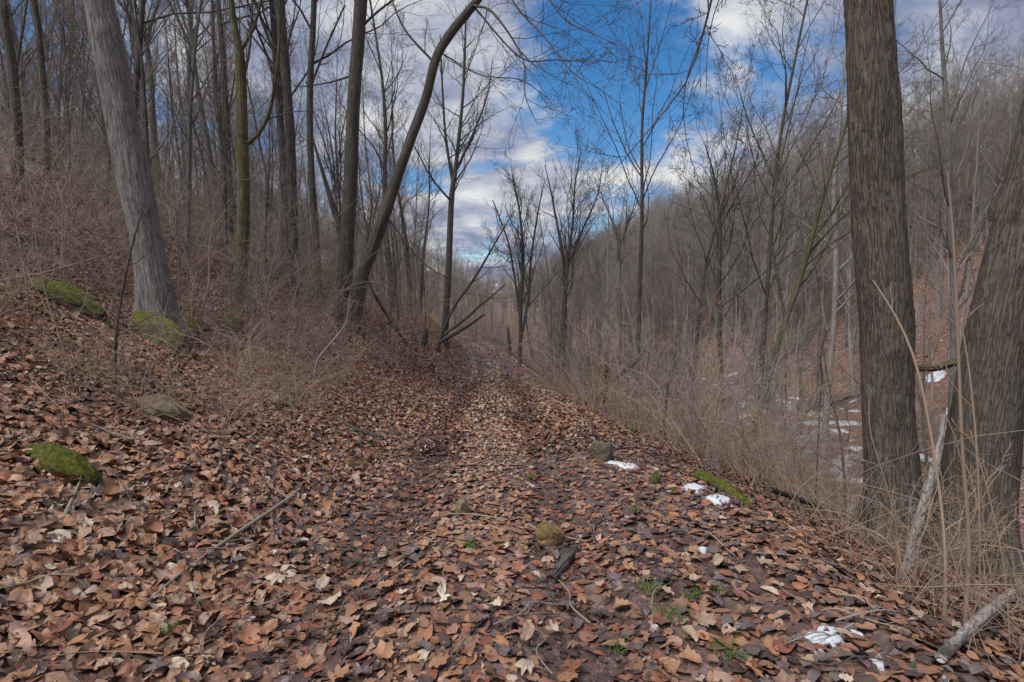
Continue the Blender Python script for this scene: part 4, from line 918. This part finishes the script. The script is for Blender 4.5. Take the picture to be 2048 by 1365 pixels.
def snow(x, y, rx, ry, seed, label, group=None, thick=0.008):
    rng = np.random.default_rng(seed); n, rr = 40, 4
    th = np.arange(n) * 2 * math.pi / n; a_ = rng.uniform(0, 6.28)
    out = np.clip(1 + 0.8 * (fbm(np.cos(th) * 1.1 + seed * 3.1, np.sin(th) * 1.1, seed * 1.7, 4) - 0.5) * 2, 0.4, 1.6)
    V = [[0, 0, thick]]
    for k in range(1, rr + 1):
        f = k / rr; hz = thick * (1 - f ** 3) - 0.025 * (k == rr)
        for t_, o_ in zip(th, out):
            V.append([math.cos(t_) * rx * f * o_, math.sin(t_) * ry * f * o_, hz])
    V = np.array(V); V[:, :2] += 0.0; ca, sa = math.cos(a_ * 0.15), math.sin(a_ * 0.15)
    V[:, :2] = V[:, :2] @ np.array([[ca, sa], [-sa, ca]])
    z0 = float(terrain(x, y)); V[:, 2] += terrain(V[:, 0] + x, V[:, 1] + y) - z0 + 0.026
    V[:, 2] += 0.012 * (fbm(V[:, 0] * 9 + seed, V[:, 1] * 9, 0, 3) - 0.5)
    idx = 1 + np.arange(n); tri = np.stack([np.zeros(n, int), idx, np.roll(idx, -1)], 1)
    qs = []
    for k in range(rr - 1):
        b0 = 1 + k * n + np.arange(n); b1 = 1 + k * n + (np.arange(n) + 1) % n; qs.append(np.stack([b0, b0 + n, b1 + n, b1], 1))
    o = link('snow_patch', make_mesh('snow_patch', V, [tri, np.concatenate(qs)], M_snow), loc=(x, y, z0))
    if group: series(o, ('long ' if rx > 1.6 * ry else 'rounded ') + ('large ' if rx > 0.5 else 'middling ' if rx > 0.25 else 'small ') + 'valley snow patch ' + beside(x, y))
    return tag(o, label, 'snow', group)
for i, (px, py, w, h, lab) in enumerate([(1250, 936, 54, 18, 'small melting snow patch beside the squarish mossy stone'), (1392, 982, 36, 22, 'snow patch lying against the bright moss ridge'),
        (1436, 1008, 42, 14, 'narrow snow streak below the bright moss ridge'), (1646, 1286, 66, 40, 'largest snow patch on the wet leaves at the lower right'), (1755, 1338, 30, 26, 'small snow patch near the bottom right corner'),
        (1404, 1106, 22, 12, 'tiny snow remnant on the leaves below the moss ridge'), (1310, 944, 16, 8, 'tiny snow remnant between the two mossy stones'), (1712, 1280, 16, 10, 'tiny snow crumb right of the largest snow patch')]):
    p = at(px, py); d_ = float(p[1]); q = at(px, py + h * 0.5)
    snow(p[0], p[1], w * 0.5 / F * d_, max(abs(p[1] - q[1]), 0.03), 300 + i, lab)
rsn_ = np.random.default_rng(9); cnt = 0
while cnt < 290:
    y = rsn_.uniform(13, 42); px = rsn_.uniform(1180, 2080) if rsn_.random() < 0.5 else rsn_.uniform(1200, 1720); x = (px - 1024) / F * y; u = x - float(path_x(y))
    if not (4.8 < u < 24): continue
    if rsn_.random() > math.exp(-((u - 12) / 7) ** 2): continue
    s = 0.06 + 0.36 * rsn_.random() ** 1.6; cnt += 1
    snow(x, y, s * rsn_.uniform(0.9, 1.9), s * rsn_.uniform(0.6, 1.2), 400 + cnt, 'thin patch of old snow on the valley floor', 'snow patches on the valley floor', 0.06)
for i, (px, py, s, lab) in enumerate([(1340, 1245, 1.0, 'on the dark wet leaves left of the largest snow patch'), (1300, 1190, 0.8, 'above the larger tuft on the wet leaves'), (1385, 1205, 0.6, 'between the larger tuft and the largest snow patch'), (1455, 1320, 0.8, 'at the bottom below the largest snow patch'),
                                      (1235, 1310, 0.5, 'at the bottom middle of the track'), (940, 1105, 0.6, 'below the upright half-mossy stone'), (1270, 1030, 0.5, 'below the small melting snow patch'), (330, 1275, 0.5, 'among the leaves at the bottom left'), (1440, 1190, 0.45, 'just above the largest snow patch')]):
    p = at(px, py); rng = np.random.default_rng(700 + i); n = 34
    az = rng.uniform(0, 6.28, n); L = s * rng.uniform(0.05, 0.13, n); base = rng.normal(0, 0.035 * s, (n, 2))
    P = np.zeros((n, 4, 3)); P[:, 0, :2] = base
    d_ = np.stack([np.cos(az) * 0.6, np.sin(az) * 0.6, np.ones(n)], -1)
    for k in range(1, 4): d_ = unit(d_ + np.array([0, 0, -0.25]) + 0.1 * rng.normal(size=d_.shape)); P[:, k] = P[:, k - 1] + d_ * (L / 3)[:, None]
    t_ = Tubes(); t_.add(P, np.full((n, 4), 0.0022) * np.array([1, 1, .8, .3]), 3)
    tag(link('grass_tuft', t_.mesh('grass_tuft', M_grass), loc=p + np.array([0, 0, 0.02])), 'small green grass tuft ' + lab, 'grass')

# ------------------------------------------------------------------ dead leaves
def leaf_template(kind, seed, npt, inner):
    """leaf in the xy plane, about 1 long; returns verts and triangles"""
    rng = np.random.default_rng(seed)
    th = np.linspace(0, 2 * math.pi, npt, endpoint=False) + math.pi / 2
    a_ = (th - math.pi / 2 + math.pi) % (2 * math.pi) - math.pi
    if kind == 'maple':
        r = 0.33 * np.ones(npt)
        for c, l, w in ((0, .27, .34), (0.95, .22, .32), (-0.95, .22, .32), (1.9, .13, .32), (-1.9, .13, .32)):
            r = r + l * np.clip(1 - np.abs(a_ - c) / w / 1.3, 0, 1) ** 0.8
        r *= 1 + 0.10 * rng.normal(size=npt)
        x, y = r * np.cos(th), r * np.sin(th)
    elif kind == 'crumple':
        r = 0.44 * (1 + 0.45 * (fbm(np.cos(th) * 1.7 + seed * 2.3, np.sin(th) * 1.7, seed * 0.7, 3) - 0.5) * 2) * (1 + 0.06 * rng.normal(size=npt))
        x, y = r * np.cos(th) * 0.85, r * np.sin(th)
    elif kind == 'oak':
        x = 0.24 * np.cos(th) * (1 + 0.42 * np.cos(7 * th + 0.3)); y = 0.56 * np.sin(th)
    else:
        x = 0.25 * np.cos(th) * (1 - 0.2 * np.sin(th)) * (1 + 0.05 * rng.normal(size=npt)); y = 0.55 * np.sin(th)
    O = np.stack([x, y], 1)
    pts = [np.zeros((1, 2))] + ([O * 0.52] if inner else []) + [O]
    V = np.concatenate(pts)
    i = np.arange(npt); j = (i + 1) % npt
    T = [np.stack([np.zeros(npt, int), 1 + i, 1 + j], 1)]
    if inner:
        a0, a1, b0, b1 = 1 + i, 1 + j, 1 + npt + i, 1 + npt + j
        T += [np.stack([a0, b0, b1], 1), np.stack([a0, b1, a1], 1)]
    T = np.concatenate(T)
    c1, c2, c3 = rng.normal(0.3, 1.2), rng.normal(0.0, 0.9), rng.normal(0, 0.8)
    z = c1 * V[:, 0] ** 2 + c2 * V[:, 1] ** 2 + c3 * V[:, 0] * V[:, 1] + 0.065 * rng.normal(size=len(V)) * (np.linalg.norm(V, axis=1) > 0.05)
    z += np.abs(V[:, 0]) * rng.uniform(-0.1, 0.45)
    r2 = np.linalg.norm(V, axis=1); tip = np.clip(r2 - 0.33, 0, None); z += tip * rng.normal(0.3, 0.9)
    return np.stack([V[:, 0], V[:, 1], z - z.mean()], 1), T
PAL = np.array([(0.33, 0.158, 0.084), (0.34, 0.212, 0.148), (0.215, 0.108, 0.068), (0.085, 0.052, 0.045), (0.44, 0.345, 0.26), (0.21, 0.078, 0.045), (0.145, 0.108, 0.105), (0.27, 0.143, 0.091)])
def leaf_colors(x, y, rng, rank=None):
    n = len(x); u = x - path_x(y)
    w = np.tile(np.array([0.21, 0.18, 0.18, 0.10, 0.03, 0.05, 0.06, 0.19]), (n, 1))
    rt = (ruts(u, y) * (np.abs(u) < 1.4))[:, None]
    mid = ((np.abs(u) < 0.5) & (y > 4.5)).astype(float)[:, None] * 0.85 * (1 - rt)
    mid = np.maximum(mid, ((np.abs(u) < 1.5) * sstep(y, 7, 13))[:, None] * 0.75 * (1 - rt))
    w = w * (1 - mid) + mid * np.array([0.12, 0.40, 0.07, 0.03, 0.17, 0.02, 0.11, 0.08])
    rgt = (sstep(u, 0.3, 1.4) * (y < 7))[:, None] * 0.7
    w = w * (1 - rgt) + rgt * np.array([0.14, 0.05, 0.22, 0.20, 0.01, 0.12, 0.20, 0.06])
    lft = sstep(-u, 1.0, 2.0)[:, None] * 0.75
    w = w * (1 - lft) + lft * np.array([0.27, 0.22, 0.15, 0.06, 0.03, 0.04, 0.02, 0.21])
    w = w * (1 - 0.95 * rt) + rt * 0.95 * np.array([0.0, 0.0, 0.14, 0.58, 0.0, 0.28, 0.0, 0.0])
    patch = fbm(x * 0.8, y * 0.8, 6.0, 3)[:, None] - 0.5
    w[:, [3, 6]] *= np.clip(1 + 4 * patch, 0.2, 3); w[:, [0, 1]] *= np.clip(1 - 2 * patch, 0.3, 2)
    if rank is not None:                               # matted wet leaves below, dry curled ones on top
        low = np.clip(1 - rank * 1.7, 0, 1)[:, None] * np.where(x - path_x(y) < -1, 0.45, 0.7)[:, None]
        w = w * (1 - low) + low * np.array([0.03, 0.03, 0.20, 0.30, 0.0, 0.10, 0.28, 0.06])
    cdf = np.cumsum(w / w.sum(1, keepdims=True), 1); k = (rng.random((n, 1)) > cdf).sum(1).clip(0, 7)
    c = PAL[k] * rng.uniform(0.80, 1.18, (n, 1)) * rng.uniform(0.93, 1.07, (n, 3))
    rough = np.where((k == 3) | (k == 6), rng.uniform(0.22, 0.42, n), rng.uniform(0.45, 0.75, n))
    return np.concatenate([c, rough[:, None]], 1)
def frames(x, y, rng, tilt):
    n = tnormal(x, y); t_ = unit(n + tilt[:, None] * rng.normal(size=n.shape) * np.array([1, 1, 0.3]))
    a_ = unit(np.cross(t_, rng.normal(size=n.shape))); b_ = np.cross(t_, a_)
    return np.stack([a_, b_, t_], 1)                    # rows: local axes
def scatter(name, x, y, size, lift, tilt, kinds, npt, inner, seed, ntempl=10, rank=None, flat=None):
    rng = np.random.default_rng(seed); VV, TT, CC, n0 = [], [], [], 0
    z = terrain(x, y) + lift; Fm = frames(x, y, rng, tilt); C = leaf_colors(x, y, rng, rank)
    which = rng.integers(0, ntempl, len(x))
    for k in range(ntempl):
        m_ = which == k
        if not m_.any(): continue
        V, T = leaf_template(kinds[k % len(kinds)], seed * 50 + k, npt, inner)
        n = int(m_.sum())
        sc = size[m_][:, None, None] * np.array([1, 1, 1])[None, None, :]
        Z = V[None] * sc; Z[:, :, 2] *= rng.uniform(0.35, 1.3, (n, 1)) * (1 if flat is None else flat[m_][:, None])
        W = np.einsum('nvi,nij->nvj', Z, Fm[m_]) + np.stack([x[m_], y[m_], z[m_]], 1)[:, None, :]
        VV.append(W.reshape(-1, 3)); TT.append((T[None] + (np.arange(n) * len(V))[:, None, None]).reshape(-1, 3) + n0)
        CC.append(np.repeat(C[m_], len(V), 0)); n0 += n * len(V)
    return np.concatenate(VV), np.concatenate(TT), np.concatenate(CC)
def wedge(n, y0, y1, rng, gamma=1.0, xlim=None):
    """random ground points in the part of the place in view (with a margin)"""
    y = (y0 ** (1 + gamma) + (y1 ** (1 + gamma) - y0 ** (1 + gamma)) * rng.random(n)) ** (1 / (1 + gamma))
    x = (rng.random(n) * 2 - 1) * (1.08 * y + 0.9)
    return x, y
def litter(u, y, rng):
    """thinner where the track is worn, piled in the ruts"""
    return rng.random(len(u)) < np.where(np.abs(u) < 1.0, 0.85, 1.0)
rl = np.random.default_rng(21)
parts = []
x, y = wedge(33000, 0.9, 6.3, rl, 0.78)
u = x - path_x(y); rank = rl.random(len(x)); keep = (u < 5) & ((u < 0.2) | (u > 1.9) | (rl.random(len(x)) < 0.55 + 0.35 * (fbm(x * 1.6, y * 1.6, 2.0, 2) > 0.5))); x, y, u, rank = x[keep], y[keep], u[keep], rank[keep]
sz = (0.036 + 0.088 * rl.random(len(x)) ** 1.5) * np.where(u < -1, 1.12, 1.0) * (1.15 - 0.25 * rank) * (1 - 0.28 * sstep(y, 3, 6))
lift = rank * 0.026 * np.where(np.abs(u) < 1.3, 0.8, 1.3) + 0.006
tl = (0.03 + rank * np.abs(rl.normal(0, 0.26, len(x)))) * np.where(u < -1.0, 1.3, 0.7)
l1 = scatter('leaves_a', x, y, sz, lift, tl, ['maple', 'crumple', 'beech', 'maple', 'crumple', 'beech', 'maple', 'oak', 'crumple', 'beech'], 8, True, 31, rank=rank, flat=np.where(u < -1.0, 1.0, 0.55))
x, y = wedge(115000, 6.0, 15, rl, 0.5); u = x - path_x(y); keep = (u < 4) & (u > -10); x, y, u = x[keep], y[keep], u[keep]
l2 = scatter('leaves_b', x, y, rl.uniform(0.042, 0.085, len(x)), rl.uniform(0, 0.04, len(x)) + 0.01, np.abs(rl.normal(0, 0.28, len(x))) + 0.03, ['crumple', 'beech', 'crumple', 'beech', 'maple'], 6, False, 32)
x, y = wedge(190000, 14, 50, rl, 0.35); u = x - path_x(y); keep = (u < 2.5) & (u > -12); x, y, u = x[keep], y[keep], u[keep]
l3 = scatter('leaves_c', x, y, rl.uniform(0.07, 0.14, len(x)), rl.uniform(0, 0.04, len(x)) + 0.01, np.abs(rl.normal(0, 0.25, len(x))) + 0.03, ['beech', 'crumple'], 5, False, 33)
x, y = wedge(45000, 14, 90, rl, 0.7); u = x - path_x(y); keep = (u > 3.5) & (u < 50)
x, y = x[keep], y[keep]
l4 = scatter('leaves_d', x, y, rl.uniform(0.12, 0.3, len(x)), rl.uniform(0, 0.05, len(x)) + 0.01, np.abs(rl.normal(0, 0.25, len(x))) + 0.03, ['beech', 'crumple'], 5, False, 34)
x, y = wedge(16000, 0.9, 7, rl, 0.7); u = x - path_x(y); keep = u < 4; x, y = x[keep], y[keep]
l5 = scatter('leaf_crumbs', x, y, rl.uniform(0.012, 0.04, len(x)), rl.uniform(0.01, 0.05, len(x)), np.abs(rl.normal(0, 0.4, len(x))) + 0.03, ['crumple', 'beech'], 4, False, 35)
VV, TT, CC, n0 = [], [], [], 0
for V, T, C in (l1, l2, l3, l4, l5):
    VV.append(V); TT.append(T + n0); CC.append(C); n0 += len(V)
tag(link('fallen_leaves', make_mesh('fallen_leaves', np.concatenate(VV), [np.concatenate(TT)], M_leaf, col=np.concatenate(CC))), 'carpet of brown dead leaves covering track, bank and valley', 'leaves', kind='stuff')
# the 300 leaves that show largest: single objects
LT = []
for k in range(18):
    V, T = leaf_template(['maple', 'crumple', 'beech', 'maple', 'oak', 'maple'][k % 6], 5000 + k, 22, True)
    V[:, 2] *= 0.6
    nst = 1                                            # leaf stalk: a thin strip
    st = np.array([[-0.008, -0.30, 0.0], [0.008, -0.30, 0.0], [0.010, -0.62, 0.03], [-0.002, -0.62, 0.03]]) if k % 6 != 2 else np.array([[-0.008, -0.5, 0.0], [0.008, -0.5, 0.0], [0.008, -0.72, 0.03], [-0.004, -0.72, 0.03]])
    n = len(V); V = np.concatenate([V, st]); T = np.concatenate([T, [[n, n + 1, n + 2], [n, n + 2, n + 3]]])
    LT.append(make_mesh('fallen_leaf', V, [T], M_leaf1))
r3 = np.random.default_rng(99); placed = []; c = 0
def mat_to_euler(A):
    from mathutils import Matrix
    return Matrix([[float(A[j][i]) for j in range(3)] for i in range(3)]).to_euler()
while len(placed) < 300 and c < 9000:
    c += 1
    y = r3.uniform(1.75, 3.6); x = r3.uniform(-1, 1) * (0.95 * y); px = 1024 + F * x / y
    if any((x - a_) ** 2 + (y - b_) ** 2 < 0.095 ** 2 for a_, b_ in placed): continue
    if x - float(path_x(y)) > 2.6: continue
    placed.append((x, y))
    fr = frames(np.array([x]), np.array([y]), r3, np.array([abs(r3.normal(0, 0.20)) + 0.04]))[0]
    kt = int(r3.integers(0, 18)); cn = int(r3.choice(7, p=[0.22, 0.16, 0.18, 0.16, 0.06, 0.08, 0.14])); cc = np.array([(0.31, 0.162, 0.088), (0.34, 0.23, 0.165), (0.19, 0.108, 0.072), (0.075, 0.049, 0.045), (0.46, 0.365, 0.27), (0.19, 0.078, 0.047), (0.14, 0.105, 0.102)][cn]) * r3.uniform(0.8, 1.2)
    zt = float(terrain(x, y)) + r3.uniform(0.04, 0.055)
    o = link('fallen_leaf', LT[kt], loc=(x, y, zt)); o.color = (*[float(v) for v in cc], 0.32 if cn in (3, 6) else 0.58)
    w_ = np.array([x, y, zt]) - EYE; dep = w_[1] * CP - w_[2] * SP; py = 682.5 - F * (w_[1] * SP + w_[2] * CP) / dep; px = 1024 + F * x / dep
    o.rotation_euler = mat_to_euler(fr); s = r3.uniform(0.065, 0.12); o.scale = (s, s, s)
    side = 'in the lower left of the leaf carpet' if x < -0.9 else ('in the lower right of the leaf carpet' if x > 0.9 else 'in the lower middle of the leaf carpet')
    tag(o, 'single curled dead leaf on top ' + side, 'leaf', 'largest dead leaves ' + side)
    series(o, ['orange-brown', 'pinkish tan', 'brown', 'blackish wet', 'pale straw', 'rust-red', 'wet greyish'][cn] + ' ' + ['lobed', 'crumpled', 'oval', 'lobed', 'oak-like', 'lobed'][kt % 6] + ' leaf ' + near(px, py))
for (px, py, sc_) in ((1452, 398, 0.26), (1436, 604, 0.2)):
    o = link('withered_leaf', LT[1], vt, loc=unproj(px, py, 14.9) - np.array(vt.location)); o.scale = (sc_,) * 3; o.rotation_euler = (1.2, 0.4, 0.3); o.color = (0.26, 0.09, 0.04, 0.6)
p = at(890, 1218)
V, T = leaf_template('oak', 6001, 28, True)
o = link('oak_leaf', make_mesh('oak_leaf', V, [T], twig_mat('oak_leaf_pale', (0.50, 0.44, 0.36), (0.56, 0.50, 0.42))), loc=p + np.array([0, 0, 0.065])); o.scale = (0.12,) * 3; o.rotation_euler = (0.15, 0.1, 0.5)
tag(o, 'pale lobed oak leaf lying among the brown ones at bottom centre', 'leaf')

# ------------------------------------------------------------------ dry undergrowth: thin stems nobody could count
def undergrowth(n, seed, pick, h, mat, lab, rr=0.0022, sides=3, bend=0.25):
    rng = np.random.default_rng(seed); xs, ys_ = pick(n, rng); n = len(xs); M = 4
    P = np.zeros((n, M, 3)); P[:, 0] = np.stack([xs, ys_, terrain(xs, ys_) - 0.02], 1)
    d = unit(np.stack([rng.normal(0, 0.4, n), rng.normal(0, 0.4, n), np.ones(n)], 1)); L = rng.uniform(*h, n)
    for k in range(1, M): d = unit(d + 0.14 * rng.normal(size=d.shape) + np.array([0, 0, -bend * k / M])); P[:, k] = P[:, k - 1] + d * (L / (M - 1))[:, None]
    R = rr * rng.uniform(0.7, 1.6, n)[:, None] * np.linspace(1, 0.4, M)[None] * np.clip(ys_ / 9, 1, 2.2)[:, None]
    t_ = Tubes(); t_.add(P, R, sides); a1 = grow(P, R, 2, 0.3, 0.95, 0.7, 0.45, 3, rng, up=0, wig=0.15, rmin=rr * 0.6); t_.add(*a1, 3)
    return tag(link('undergrowth', t_.mesh('undergrowth', mat)), lab, 'undergrowth', kind='stuff')
def left_bank(n, rng):
    x, y = wedge(n * 4, 5, 32, rng, 0.5); u = x - path_x(y); k = (u < -2.6) & (u > -20) & (fbm(x * 0.5, y * 0.5, 11.0, 3) > 0.47) & ~((y < 7.6) & (np.abs(1024 + F * x / y - 250) < 220)) & ((y > 7) | (fbm(x * 0.9, y * 0.9, 5.0, 2) > 0.62)); return x[k][:n], y[k][:n]
def right_edge(n, rng):
    x, y = wedge(n * 6, 2.2, 26, rng, 0.5); u = x - path_x(y); k = (u > edge_r(y) + 0.15) & (u < edge_r(y) + 4.5); return x[k][:n], y[k][:n]
def far_floor(n, rng):
    x, y = wedge(n * 5, 12, 60, rng, 0.6); u = x - path_x(y); k = (u > 4) & (u < 24); return x[k][:n], y[k][:n]
undergrowth(4200, 41, left_bank, (0.3, 1.3), M_shrub, 'thin tan dead stems bristling all over the left bank')
undergrowth(2300, 42, right_edge, (0.25, 1.0), M_cane, 'thin dry stems and grass along the drop beside the track')
undergrowth(1000, 43, far_floor, (0.4, 1.6), M_twig_g, 'thin grey stems covering the snowy valley floor')

name_series()
